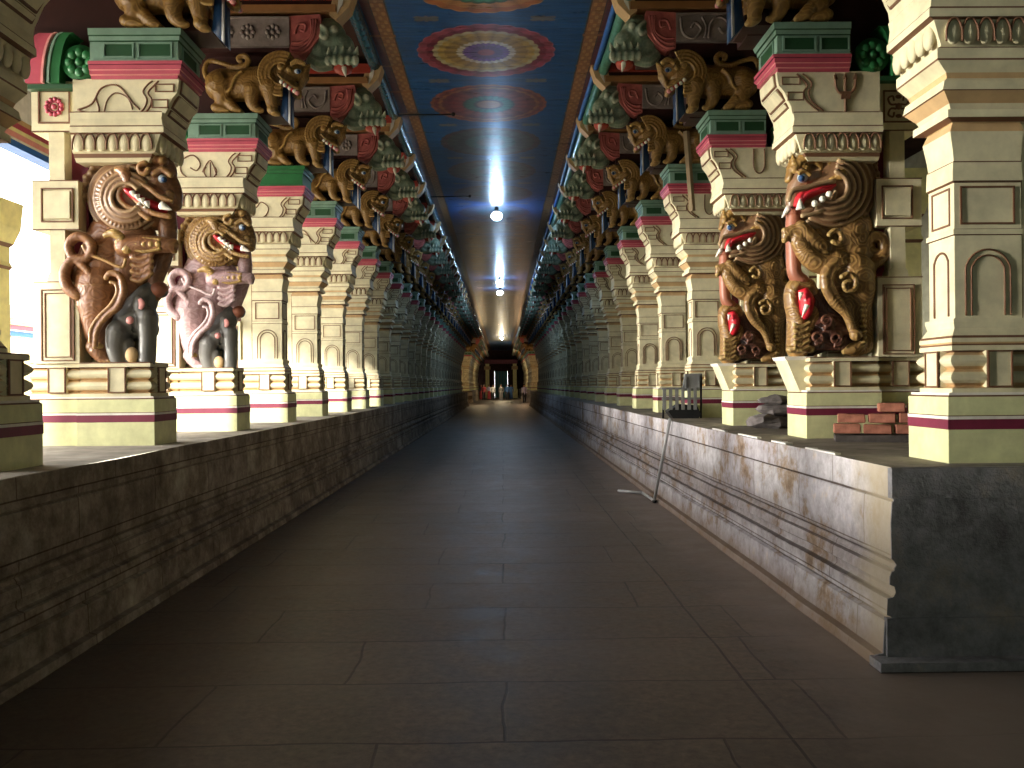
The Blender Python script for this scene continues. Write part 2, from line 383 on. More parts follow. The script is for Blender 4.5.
def obj(name, me, parent=None, **k):
    o = bpy.data.objects.new(name, me); C.objects.link(o)
    if parent: o.parent = parent
    for a, b in k.items(): o[a] = b
    return o
def empty(name, loc, label, cat, group=None):
    o = bpy.data.objects.new(name, None); C.objects.link(o); o.location = loc; o.empty_display_size = 0.2
    o['label'] = label; o['category'] = cat
    if group: o['group'] = group
    return o
def tag(o, label, cat, group=None):
    o['label'] = label; o['category'] = cat
    if group: o['group'] = group
    return o
def struct(name, mb, loc=(0, 0, 0)):
    o = obj(name, mb.mesh(name)); o.location = loc; o['kind'] = 'structure'; return o

# ------------------------------------------------------------------ layout
HP = 1.117            # height of the side platforms
XL, XR = -2.93, 2.62  # faces of the pier bases towards the passage
CEIL = HP + 5.0
TL, TR = -1.69, 1.44
ZL = [5.08 + 2.28 * k for k in range(-1, 46)]
ZR = [5.08 + 2.38 * k for k in range(0, 44)]
END = 112.0
DV = 0.50

# ------------------------------------------------------------------ structure
b = MB(); b.box(-9, 8.6, -14, END + 14, -0.3, 0.0, 'floor'); struct('floor', b)

def platform(side, y0, y1, xtop, name, mat, endmat):
    # profile in u (distance beyond the top edge) and height, with the moulded courses
    prof = [(0.0, HP), (0.0, .955), (.0, .945), (0.012, .94), (0.012, .925), (.004, .92), (-.004, .80), (-.002, .60), (.012, .588), (.026, .565), (.012, .545), (.014, .535), (-.002, .525), (-.012, .50),
            (-.014, .455), (.012, .445), (.018, .42), (.018, .405), (.004, .385), (-.028, .375), (-.032, .285), (-.012, .278), (-.012, .262), (-.042, .252),
            (-.055, .07), (-.10, .06), (-.11, 0.0)]
    b = MB(side); n = int((y1 - y0) / 0.6); V = []; F = []
    random.seed(3)
    for j in range(n + 1):
        y = y0 + (y1 - y0) * j / n
        for (u, h) in prof:
            w = noise.noise(Vector((y * .9, h * 2.5, side * 5))) * .016 if 0 < j else 0
            V.append((side * xtop + u + w, y, h + (w * .5 if h > .1 else 0)))
    P = len(prof)
    for j in range(n):
        for i in range(P - 1):
            a = j * P + i; F.append((a, a + 1, a + P + 1, a + P))
    b.add(V, F, mat)
    # top
    XO = 5.9 if side < 0 else 8.3
    b.add([(side * xtop, y0, HP), (side * xtop, y1, HP), (XO, y1, HP), (XO, y0, HP)], [(0, 1, 2, 3)], 'ptop')
    # near end face
    pe = [(side * xtop + u, h) for u, h in prof] + [(XO, 0), (XO, HP)]
    b.prism(pe, y0, y0 + 0.01, endmat)
    if side > 0:
        b.box(side * xtop - .012, XO, y0 - 0.035, y0 + .02, .945, HP - .004, endmat)
        b.box(side * xtop - .125, XO, y0 - 0.13, y0 + .02, 0, .055, endmat)
        b.box(side * xtop - .04, XO, y0 - 0.02, y0 + .02, .05, .27, endmat)
    return b
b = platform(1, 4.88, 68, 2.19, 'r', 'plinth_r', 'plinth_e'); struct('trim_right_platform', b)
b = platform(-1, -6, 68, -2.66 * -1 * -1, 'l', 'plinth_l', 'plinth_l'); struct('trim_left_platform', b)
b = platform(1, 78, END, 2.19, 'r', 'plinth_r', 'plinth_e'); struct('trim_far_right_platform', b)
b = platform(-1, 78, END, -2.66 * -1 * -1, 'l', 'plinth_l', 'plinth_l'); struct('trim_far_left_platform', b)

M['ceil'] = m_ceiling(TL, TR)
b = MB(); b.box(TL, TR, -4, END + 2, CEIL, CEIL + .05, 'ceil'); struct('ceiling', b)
b = MB()
for (a0, a1) in ((-5.9, TL), (TR, 8.6)):
    b.box(a0, a1, -14, END + 2, CEIL + .03, CEIL + .28, 'soot')
b.box(TL, TR, -14, END + 2, CEIL + .06, CEIL + .28, 'soot')
struct('ceiling_aisles', b)
# right side closed by a plaster wall, left side open on a court for the first stretch, walled beyond
b = MB(); b.box(8.3, 8.6, -14, END, 0, CEIL + .1, 'aisle'); struct('wall_right', b)
b = MB(); b.box(-5.9, -5.6, 17.5, END, 0, CEIL + .1, 'aisle'); struct('wall_left', b)
b = MB(); b.box(-5.9, 8.6, -14.3, -14, 0, CEIL + .1, 'aisle'); struct('wall_added_behind', b)  # unseen back wall, added to keep frontal sky light out
b = MB(); b.box(-5.9, -0.95, END + .5, END + .8, 0, CEIL, 'aisle'); b.box(0.75, 8.6, END + .5, END + .8, 0, CEIL, 'aisle')
b.box(-.95, .75, END + .5, END + .8, 3.4, CEIL, 'aisle'); o = struct('wall_far', b); o.data.materials[0] = M['soot']
b = MB(1)
for x0 in (-2.0, 1.35):
    b.box(x0, x0 + .45, 106, 106.5, 0, 4.2, 'yellow'); b.box(x0 - .1, x0 + .55, 105.9, 106.6, 0, 1.1, 'yellow'); b.box(x0 - .15, x0 + .6, 105.85, 106.6, 3.5, 3.9, 'orange')
b.box(-2.1, 1.9, 105.95, 106.5, 4.2, 4.7, 'maroon'); struct('trim_portal', b)
b = MB(); b.box(-.93, .73, END + .6, END + .66, 0, 3.4, 'teal')
for k in range(5): b.box(-.9 + k * .38, -.84 + k * .38, END + .56, END + .62, 0, 3.4, 'green')
struct('door_1', b)

# ------------------------------------------------------------------ columns
D0, D1 = 0.0, DV
def low(me, side):
    if side < 0: me.transform(Matrix.Translation((0, 0, -.07)))
    return me
def high(me, side):
    me.transform(Matrix.Translation((0, 0, .12 if side > 0 else .01)))
    return me
def base_parts(side, kind):
    """dado, moulded flutes, slope; kind 'plain' or 'beast'"""
    b = MB(side)
    U1 = .65
    def dado(u0, u1, v0, v1):
        r = [(0, 0), (.198, 0), (.200, -.004), (.258, -.004), (.260, -.004), (.276, -.004), (.281, 0), (.39, 0), (.40, .012), (.415, .012)]
        rings = [(h, u0 + o, u1, v0 + o, v1 - o) for h, o in r]
        b.loft(rings, ['lime', 'line', 'maroon', 'white', 'white', 'line', 'lime', 'line', 'white'])
    def flutes(u0, u1, v0, v1, top, flare=0.0):
        rings = []; mats = []
        rings.append((.415, u0 + .05, u1, v0 + .05, v1 - .05))
        prev = .415
        seq = [(.44, .05, 'cream'), (.455, .085, 'orange')]
        n = 6
        for q in range(2):
            hb = .455 + q * .10
            for j in range(1, n + 1):
                a = PI * j / n
                seq.append((hb + .10 * j / n, .085 - .05 * math.sin(a), 'orange' if j in (1, n) else 'cream'))
        seq += [(.665, .05, 'line'), (.695, .05, 'cream'), (.705, .055, 'line')]
        for h, o, m in seq:
            fl = flare * max(0, (h - .415) / .29)
            rings.append((h, u0 + o - fl, u1, v0 + o, v1 - o)); mats.append(m)
        b.loft(rings, mats, 'cream')
        # flat tablets over the flutes
        c = (u0 + u1) / 2
        b.box(c - .075, c + .075, v0 + .03, v0 + .12, .445, .665, 'cream'); b.frame(c - .075, c + .075, .445, .665, v0 + .03, .010)
        cv = (v0 + v1) / 2
        if not flare:
            b.box(u0 + .03, u0 + .12, cv - .08, cv + .08, .445, .665, 'cream'); b.sframe(cv - .08, cv + .08, .445, .665, u0 + .03, .010)
    dado(0, U1, D0, D1)
    flutes(0, U1, D0, D1, .70)
    if kind == 'beast' and side > 0:
        b.prism([(-.125, .705), (.0, .40), (.12, .40), (.12, .705)], .16, DV - .01, 'cream')
        b.prism([(-.14, .712), (-.125, .68), (.12, .68), (.12, .712)], .15, DV, 'white')
    dado(U1 - .03, 1.10, D0 + .06, D1 - .06)
    flutes(U1 - .03, 1.10, D0 + .06, D1 - .06, .70)
    return b.mesh('base')

def plain_shaft(side):
    b = MB(side); u1 = .66
    b.loft([(.70, .06, u1, .06, D1 - .06), (.715, .05, u1, .05, D1 - .05), (.74, .05, u1, .05, D1 - .05), (.755, .06, u1, .06, D1 - .06),
            (.80, .085, u1, .085, D1 - .085), (.835, .075, u1, .075, D1 - .075), (.858, .075, u1, .075, D1 - .075)],
           ['orange', 'cream', 'line', 'cream', 'cream', 'cream'])
    s0 = .095; U = .50
    b.loft([(.855, s0, U, s0, D1 - s0), (1.355, s0, U, s0, D1 - s0), (1.36, s0 - .012, U, s0 - .012, D1 - s0 + .012), (1.39, s0 - .012, U, s0 - .012, D1 - s0 + .012),
            (1.395, s0, U, s0, D1 - s0), (1.67, s0, U, s0, D1 - s0), (1.68, s0 - .015, U, s0 - .015, D1 - s0), (1.70, s0 - .015, U, s0 - .015, D1 - s0), (1.79, s0 - .01, U, s0 - .01, D1 - s0),
            (1.80, s0, U, s0, D1 - s0), (1.86, s0 - .01, U, s0 - .01, D1 - s0), (1.97, s0 - .035, U, s0 - .03, D1 - s0), (2.03, s0 - .005, U, s0, D1 - s0)],
           ['cream', 'line', 'cream', 'line', 'cream', 'line', 'cream', 'cream', 'line', 'cream', 'cream', 'orange'])
    # arched niches and square tablets, front and passage side
    for (a, c) in ((.16, .43),):
        pts = arch_pts(a, c, .875, 1.27)
        b.curve(pts, s0 - .002, .006, 'line'); b.curve(arch_pts(a + .035, c - .035, .875, 1.235), s0 - .002, .006, 'line')
        b.frame(a - .03, c + .03, 1.42, 1.65, s0, .012, .006)
    q = arch_pts(.165, .335, .875, 1.27)
    b.tube([(s0 - .002, v, h) for v, h in q], .008, 'line', 5, 1, True, 3)
    b.sframe(.14, .36, 1.42, 1.65, s0, .012, .006)
    # slender back strip
    b.box(.50, .66, .12, D1 - .12, .7, 2.2, 'cream'); b.box(.505, .515, .112, .13, .86, 2.0, 'line')
    return b.mesh('shaft')

def beast_shaft(side):
    b = MB(side)
    b.box(.30, .70, .30, D1 - .02, .70, 2.62, 'cream')
    b.box(.26, .66, .34, D1 - .06, .70, 2.62, 'cream')
    for h in (.74, 2.40):
        b.box(.295, .70, .29, D1 - .01, h, h + .012, 'line')
    return b.mesh('shaft')

def cornice(side, kind):
    b = MB(side)
    if kind == 'plain':
        R = [(2.03, .08, 'x'), (2.045, .03, 'line'), (2.09, .03, 'cream'), (2.10, .06, 'line'), (2.13, .045, 'cream'), (2.19, -.01, 'orange'), (2.195, -.02, 'line'), (2.25, -.005, 'cream'),
             (2.27, .02, 'cream'), (2.30, .01, 'orange'), (2.36, -.055, 'cream'), (2.37, -.06, 'line'), (2.43, -.06, 'cream'), (2.44, -.04, 'line')]
    else:
        R = [(2.40, .05, 'x'), (2.43, .02, 'cream'), (2.46, .0, 'line')]
    L0 = R[-1][0]
    L1 = L0 + .15
    R += [(L0 + .01, -.03, 'cream'), (L1, -.085, 'cream'), (L1 + .012, -.12, 'line'), (L1 + .06, -.12, 'cream'), (L1 + .072, -.11, 'line'), (2.74, -.10, 'cream'), (2.79, -.11, 'cream'), (2.80, -.10, 'line')]
    rings = [(h, o, .66, max(-.02, min(o, .08)) if o > 0 else o * .5, D1 - max(0, o)) for h, o, m in R]
    b.loft(rings, [m for _, _, m in R[1:]], 'cream')
    # lotus petals
    n = 7
    for k in range(n):
        c = -.02 + (k + .5) * .66 / n
        b.ball((c, -.040, L0 + .080), (.049, .022, .075), 'cream', 12, 6)
        b.curve([(c - .047, L0 + .02), (c - .045, L0 + .09), (c - .025, L0 + .14), (c, L0 + .152), (c + .025, L0 + .14), (c + .045, L0 + .09), (c + .047, L0 + .02)], -.058, .0075, 'line', 4)
    for k in range(5):
        c = (k + .5) * D1 / 5
        b.ball((-.070, c, L0 + .080), (.03, .052, .078), 'cream', 12, 6)
    return b.mesh('cornice')

def bracket(side, motif):
    """curved corbel block flaring towards the passage with a carved line motif"""
    b = MB(side)
    prof = [(-.10, 2.79), (-.11, 2.86), (-.135, 2.91), (-.14, 2.925), (-.17, 2.99), (-.205, 3.03), (-.215, 3.045), (-.225, 3.10), (-.23, 3.16)]
    b.prism(prof + [(.66, 3.16), (.66, 2.79)], .0, D1, 'cream')
    # raised blocks on the curved nose
    for (p, q) in ((1, 2), (3, 5), (6, 8)):
        (a, ha), (c, hc) = prof[p], prof[q]
        b.prism([(a - .012, ha), (c - .012, hc), (c + .02, hc + .0), (a + .02, ha)], .05, D1 - .05, 'line')
        b.prism([(a - .02, ha + .012), (c - .02, hc - .012), (c + .02, hc - .012), (a + .02, ha + .012)], .065, D1 - .065, 'cream')
    V = -.002
    # stepped scroll behind the nose
    b.curve([(.13, 2.82), (.03, 2.90), (.0, 2.98), (.03, 3.04), (-.02, 3.10), (-.06, 3.14)], V, .0075)
    b.curve([(.17, 2.82), (.07, 2.90), (.04, 2.98), (.07, 3.05), (.03, 3.11), (-.01, 3.14)], V, .007)
    b.frame(-.14, .0, 2.91, 2.985, 0, .009, .010); b.frame(-.19, -.03, 3.045, 3.115, 0, .009, .010)
    if motif == 'leaf':
        b.curve([(.62, 2.90), (.50, 2.95), (.42, 3.08), (.28, 3.10), (.16, 2.96), (.10, 2.90)], V, .0075)
        b.curve([(.40, 2.87), (.37, 2.98), (.30, 3.04), (.20, 3.0), (.16, 2.90)], V, .006)
        b.curve([(.62, 2.90), (.48, 2.86), (.44, 2.90), (.47, 3.0)], V, .0075)
    elif motif == 'spiral':
        b.curve([(.30, 2.84), (.42, 2.83), (.58, 2.92), (.58, 3.06), (.46, 3.12), (.38, 3.03), (.42, 2.95), (.49, 2.98)], V, .0075)
        for d in (-1, 0, 1): b.curve([(.27, 2.82), (.27 + d * .07, 2.93), (.27 + d * .045, 3.04 - abs(d) * .05)], V, .007)
        b.curve([(.20, 2.90), (.27, 3.06), (.36, 2.93)], V, .007)
    elif motif == 'trident':
        c = .36
        b.curve([(c, 2.81), (c, 2.95), (c, 3.12)], V, .013, 'line'); b.curve([(c - .09, 3.13), (c - .08, 3.02), (c - .04, 2.97), (c, 2.97), (c + .04, 2.97), (c + .08, 3.02), (c + .09, 3.13)], V, .012, 'line')
        for q in (-.085, 0, .085): b.prism([(c + q - .018, 3.09), (c + q + .018, 3.09), (c + q, 3.145)], -.012, .005, 'line')
        b.frame(c - .04, c + .04, 2.92, 2.985, 0, .03, .014, 'line')
    elif motif == 'arch':
        b.curve([(.26, 3.14), (.26, 2.93), (.32, 2.86), (.38, 2.93), (.38, 3.14)], V, .0075)
    elif motif == 'swirl':
        b.curve([(.5, 2.83), (.30, 2.88), (.24, 3.0), (.34, 3.08), (.42, 3.0), (.5, 3.12)], V, .0075)
        b.curve([(.55, 2.86), (.42, 2.93), (.55, 3.05)], V, .006)
    return low(b.mesh('bracket'), side)

def pilaster(side, rosette):
    """set-back rear pilaster made of stacked tablets with slots between"""
    b = MB(side); v0, v1 = .08, D1 - .08
    b.box(.66, 1.05, v0, v1, .70, 1.40, 'cream'); b.frame(.70, .98, .72, 1.33, v0, .009, .012); b.frame(.73, .95, .75, 1.30, v0 - .002, .008, .010)
    b.box(.70, .72, v0 - .01, v0 + .02, .74, 1.31, 'line')
    b.prism(arch_pts(.76, .93, 1.39, 1.50), v0, v1, 'cream')
    b.box(.78, .91, v0 + .01, v1 - .01, 1.40, 3.09, 'cream')
    b.box(.64, .80, v0 + .14, v1 - .08, 1.40, 3.09, 'maroon')
    b.box(.66, 1.05, v0, v1, 1.835, 2.255, 'cream'); b.frame(.70, .97, 1.90, 2.19, v0, .010, .016); b.box(.725, .945, v0 - .02, v0, 1.93, 2.16, 'cream')
    b.box(.66, 1.05, v0, v1, 2.67, 3.10, 'cream'); b.frame(.72, .99, 2.74, 3.02, v0, .012, .014)
    for h in (1.39, 1.835, 2.25, 2.67):
        b.box(.655, 1.055, v0 - .004, v0 + .02, h, h + .008, 'line')
    cu, ch = .855, 2.88
    if rosette:
        for k in range(11):
            a = 2 * PI * k / 11; b.ball((cu + .065 * math.cos(a), v0 - .008, ch + .065 * math.sin(a)), (.021, .014, .021), 'pink', 8, 5)
        b.ball((cu, v0 - .008, ch), (.025, .015, .025), 'pink', 8, 5)
        b.curve([(cu + .04 * math.cos(2 * PI * k / 12), ch + .04 * math.sin(2 * PI * k / 12)) for k in range(13)], v0 - .006, .006, 'pink')
    else:
        for sx in (-1, 1):
            for sy in (-1, 1):
                b.curve([(cu + sx * .02, ch + sy * .02), (cu + sx * .07, ch + sy * .02), (cu + sx * .09, ch + sy * .07), (cu + sx * .05, ch + sy * .09), (cu + sx * .04, ch + sy * .05)], v0 - .004, .009, 'line')
        b.ball((cu, v0 - .006, ch), (.03, .014, .03), 'line', 8, 5)
        for q in (-.06, .06): b.ball((cu, v0 - .006, ch + q * 1.4), (.03, .012, .018), 'line', 8, 5)
    return b.mesh('rear_pilaster')

def capital(side, leafy=False):
    b = MB(side); g = 'green2' if leafy else 'green'
    b.loft([(3.155, -.22, (.50 if side < 0 else .39), -.01, D1 + .01), (3.18, -.23, (.50 if side < 0 else .39), -.02, D1), (3.185, -.25, (.50 if side < 0 else .39), -.04, D1), (3.215, -.255, (.50 if side < 0 else .39), -.045, D1), (3.22, -.265, (.50 if side < 0 else .39), -.055, D1), (3.255, -.27, (.50 if side < 0 else .39), -.06, D1 + .05),
            (3.26, -.28, (.50 if side < 0 else .39), -.07, D1), (3.285, -.285, (.50 if side < 0 else .39), -.075, D1)],
           ['pink', 'pink_light', 'pink', 'pink_light', 'pink', 'maroon', 'pink'])
    b.loft([(3.285, -.25, (.50 if side < 0 else .39), -.045, D1), (3.31, -.25, (.50 if side < 0 else .39), -.045, D1), (3.315, -.235, (.50 if side < 0 else .39), -.03, D1), (3.46, -.235, (.50 if side < 0 else .39), -.03, D1), (3.465, -.25, (.50 if side < 0 else .39), -.045, D1), (3.50, -.255, (.50 if side < 0 else .39), -.05, D1),
            (3.505, -.27, (.50 if side < 0 else .39), -.065, D1), (3.56, -.275, (.50 if side < 0 else .39), -.07, D1 + .05)], [g, 'white' if not leafy else g, g, 'greendark', g, 'greendark', g])
    if not leafy:
        for (a, c) in ((-.17, .08), (.15, .37)):
            b.box(a, c, -.034, -.02, 3.335, 3.44, 'greendark'); b.frame(a - .02, c + .02, 3.322, 3.452, -.03, .014, .012, g)
        b.box(-.239, -.22, .08, D1 - .1, 3.335, 3.44, 'greendark'); b.sframe(.06, D1 - .08, 3.322, 3.452, -.235, .014, .012, g)
    return low(b.mesh('capital'), side)
def side_roll(side):
    """green lotus boss and the green and pink quarter rolls behind the capital"""
    b = MB(side)
    b.tube([(.60, .0, 3.30), (.60, .12, 3.30), (.60, .4, 3.30)], .15, 'green2', 20, 1, True, 2)
    for k in range(8):
        a = 2 * PI * k / 8
        b.ball((.60 + .085 * math.cos(a), -.008, 3.30 + .085 * math.sin(a)), (.042, .02, .042), 'green2', 8, 5)
    b.ball((.60, -.01, 3.30), (.035, .025, .035), 'green2', 8, 5)
    def arc(u, w, m, d):
        pts = [(u + .12 * (1 - math.cos(a)) * -1, 3.12 + .42 * math.sin(a)) for a in [PI / 2 * k / 6 for k in range(7)]]
        b.prism(pts + [(p[0] + w, p[1]) for p in pts[::-1]], -.03 + d, D1 - .05, m)
    arc(.76, .08, 'green2', 0); arc(.84, .02, 'green', -.01); arc(.86, .03, 'greendark', .02); arc(.89, .02, 'pink_light', -.01); arc(.91, .14, 'pink', .01)
    b.box(.66, 1.06, .0, D1, 3.08, 3.12, 'greendark')
    return low(b.mesh('lotus_boss'), side)

def beam(side):
    """dark stepped corbel beam above the capital on which the lion crouches"""
    b = MB(side)
    b.box(-.12, 1.10, .16, D1 - .02, 3.08, 3.56, 'maroon_dark')
    b.box(-.42, 1.10, .22, D1 + .05, 3.56, 4.22, 'maroon_dark')
    b.box(-.50, -.2, .02, .40, 3.50 if side < 0 else 3.57, 3.60 if side < 0 else 3.66, 'maroon_dark')
    b.box(-.66, 1.10, .10, D1 + .05, 4.22, 4.62, 'maroon_dark')
    b.box(-1.0, 1.1, .22, D1, 4.22, 4.62, 'maroon_dark')
    b.box(-.9, 1.1, .2, D1, 4.62, 4.98, 'maroon_dark')
    return b.mesh('corbel_beam')
def panel(side, motif):
    b = MB(side)
    b.box(-.60, .22, .055, .14, 4.26, 4.59, 'grey_carve')
    b.frame(-.60, .22, 4.26, 4.59, .055, .022, .012, 'grey_carve')
    if motif:
        for c in (-.42, -.14, .10):
            for k in range(8):
                a = 2 * PI * k / 8; b.ball((c + .065 * math.cos(a), .05, 4.42 + .065 * math.sin(a)), (.027, .02, .027), 'grey_carve', 7, 5)
            b.ball((c, .05, 4.42), (.028, .025, .028), 'grey_carve', 7, 5)
    else:
        for q, c in enumerate((-.40, -.08)):
            s = 1 if q else -1
            b.curve([(c - .15, 4.42 - s * .12), (c - .12, 4.42 + s * .06), (c, 4.42 + s * .12), (c + .09, 4.42 + s * .02), (c + .02, 4.42 - s * .06), (c - .03, 4.42)], .052, .018, 'grey_carve')
            b.curve([(c + .12, 4.42 + s * .12), (c + .15, 4.42), (c + .1, 4.42 - s * .12)], .052, .014, 'grey_carve')
    return high(b.mesh('carved_panel'), side)
def red_scroll(side):
    b = MB(side)
    b.prism([(-.60, 4.60), (-.60, 4.20), (-.70, 4.16), (-.82, 4.22), (-.93, 4.36), (-.96, 4.50), (-.94, 4.62)], .06, .24, 'red_carve')
    for r in (.0, .05, .10):
        b.curve([(-.62, 4.20 + r), (-.72, 4.20 + r), (-.82, 4.28 + r * .8), (-.88 + r * .3, 4.40 + r * .3), (-.90 + r * .6, 4.56)], .055, .016, 'red_carve')
    b.curve([(-.66, 4.40), (-.70, 4.50), (-.78, 4.50), (-.77, 4.43), (-.72, 4.44)], .055, .016, 'red_carve')
    return high(b.mesh('red_scroll'), side)
def makara(side):
    b = MB(side)
    b.ball((-1.02, .2, 4.42), (.19, .16, .18), 'green_carve'); b.ball((-1.16, .2, 4.30), (.14, .15, .15), 'green_carve')
    b.ball((-.92, .2, 4.26), (.14, .12, .12), 'green_carve'); b.tube([(-.80, .2, 4.20), (-.90, .2, 4.12), (-1.05, .2, 4.14)], [.08, .10, .09], 'green_carve')
    b.ball((-1.18, .2, 4.14), (.17, .17, .06), 'green_carve')
    for k in range(5):
        b.ball((-1.18 + (k - 2) * .075, .05, 4.10), (.045, .05, .06), 'green_carve', 8, 6)
        b.cone((-1.18 + (k - 2) * .075, .09, 4.18), (-1.20 + (k - 2) * .08, .04, 4.27), .035, 'green_carve')
    b.tube([(-.95, .06, 4.5), (-1.02, .03, 4.42), (-1.0, .03, 4.34), (-.94, .03, 4.38)], .03, 'green_carve')
    b.ball((-1.10, .05, 4.44), (.05, .05, .05), 'green_carve', 8, 6)
    b.box(-1.12, -.95, .15, .45, 4.35, 4.62, 'green_carve')
    me = remesh(b.mesh('makara_head'), .016, 1)
    return high(me, side)
def makara_tongue(side):
    b = MB(side)
    b.ball((-1.17, .19, 4.06), (.11, .11, .07), 'redbar', 10, 6)
    b.cone((-1.19, .12, 4.05), (-1.22, .07, 3.92), .035, 'tooth')
    return high(b.mesh('tongue'), side)
def crossbar(side):
    b = MB(side)
    b.box(-1.12, .9, .04, D1, 4.64, 4.72, 'wood'); b.box(-1.1, .9, .08, D1, 4.72, 4.78, 'maroon_dark'); b.box(-1.16, .9, .03, D1, 4.78, 4.90, 'redbar')
    # painted leaf bracket under the ceiling edge
    b.prism([(-1.10, 4.88), (-1.32, 4.88), (-1.26, 4.70), (-1.12, 4.56), (-1.04, 4.62)], .06, .30, 'orange')
    b.prism([(-1.16, 4.88), (-1.22, 4.88), (-1.19, 4.72), (-1.13, 4.62)], .05, .09, 'white')
    return high(b.mesh('cross_bar'), side)

# ------------------------------------------------------------------ drawing helpers for the carvings
def mapper(side, zoomx, zoomy, zf, z0):
    """outline points measured on a view of the carving -> local (u, h) of its pier"""
    def f(X, Y, dv=0.0):
        px = zoomx + X / zf; py = zoomy + Y / zf; z = z0 + dv
        dx = px - 502; dy = py - 385
        x = (dx - .0087 * dy) * z / 870; h = -(dy + .0087 * dx) * z / 870 + (1.6 - HP)
        u = (x - XR) if side > 0 else (XL - x)
        return u, h
    return f

class Carve(MB):
    """carving with depth centre VC; radii given in metres"""
    def __init__(s, side, f, k, vc):
        super().__init__(side); s.fm = f; s.k = k; s.vc = vc
    def T(s, pts, rad, m, dv=0.0, flat=1.0, seg=14):
        dvs = [(p[2] if len(p) > 2 else dv) for p in pts]
        P = [s.fm(p[0], p[1], d) for p, d in zip(pts, dvs)]
        r = [q * s.k for q in rad] if isinstance(rad, (list, tuple)) else rad * s.k
        s.tube([(p[0], s.vc + d, p[1]) for p, d in zip(P, dvs)], r, m, seg, flat, True, 5)
        for e in (0, -1):
            q = r[e] if isinstance(r, list) else r
            if q > .022 and flat < 2: s.ball((P[e][0], s.vc + dvs[e], P[e][1]), (q * .97, q * flat * .97, q * .97), m, 12, 8)
    def B(s, X, Y, r, m, dv=0.0, ry=None, rh=None):
        u, h = s.fm(X, Y, dv)
        s.ball((u, s.vc + dv, h), (r * s.k, (ry if ry is not None else r) * s.k, (rh if rh is not None else r) * s.k), m, 14, 10)
    def K(s, p, q, r, m, dv=0.0, dv2=None):
        a = s.fm(*p, dv); c = s.fm(*q, dv if dv2 is None else dv2)
        s.cone((a[0], s.vc + dv, a[1]), (c[0], s.vc + (dv if dv2 is None else dv2), c[1]), r * s.k, m)
    def arcs(s, cx, cy, rs, a0, a1, r, m, dv, RB=0, tv=0):
        sg = 1 if dv > 0 else -1
        for R in rs:
            if RB: dv = sg * tv * s.k * math.sqrt(max(.08, 1 - (R / RB) ** 2))
            pts = [(cx + R * math.cos(math.radians(a0 + (a1 - a0) * t / 10)), cy - R * math.sin(math.radians(a0 + (a1 - a0) * t / 10))) for t in range(11)]
            s.T(pts, r, m, dv)

def both(fn, depth):
    for sg in (-1, 1): fn(sg * depth)

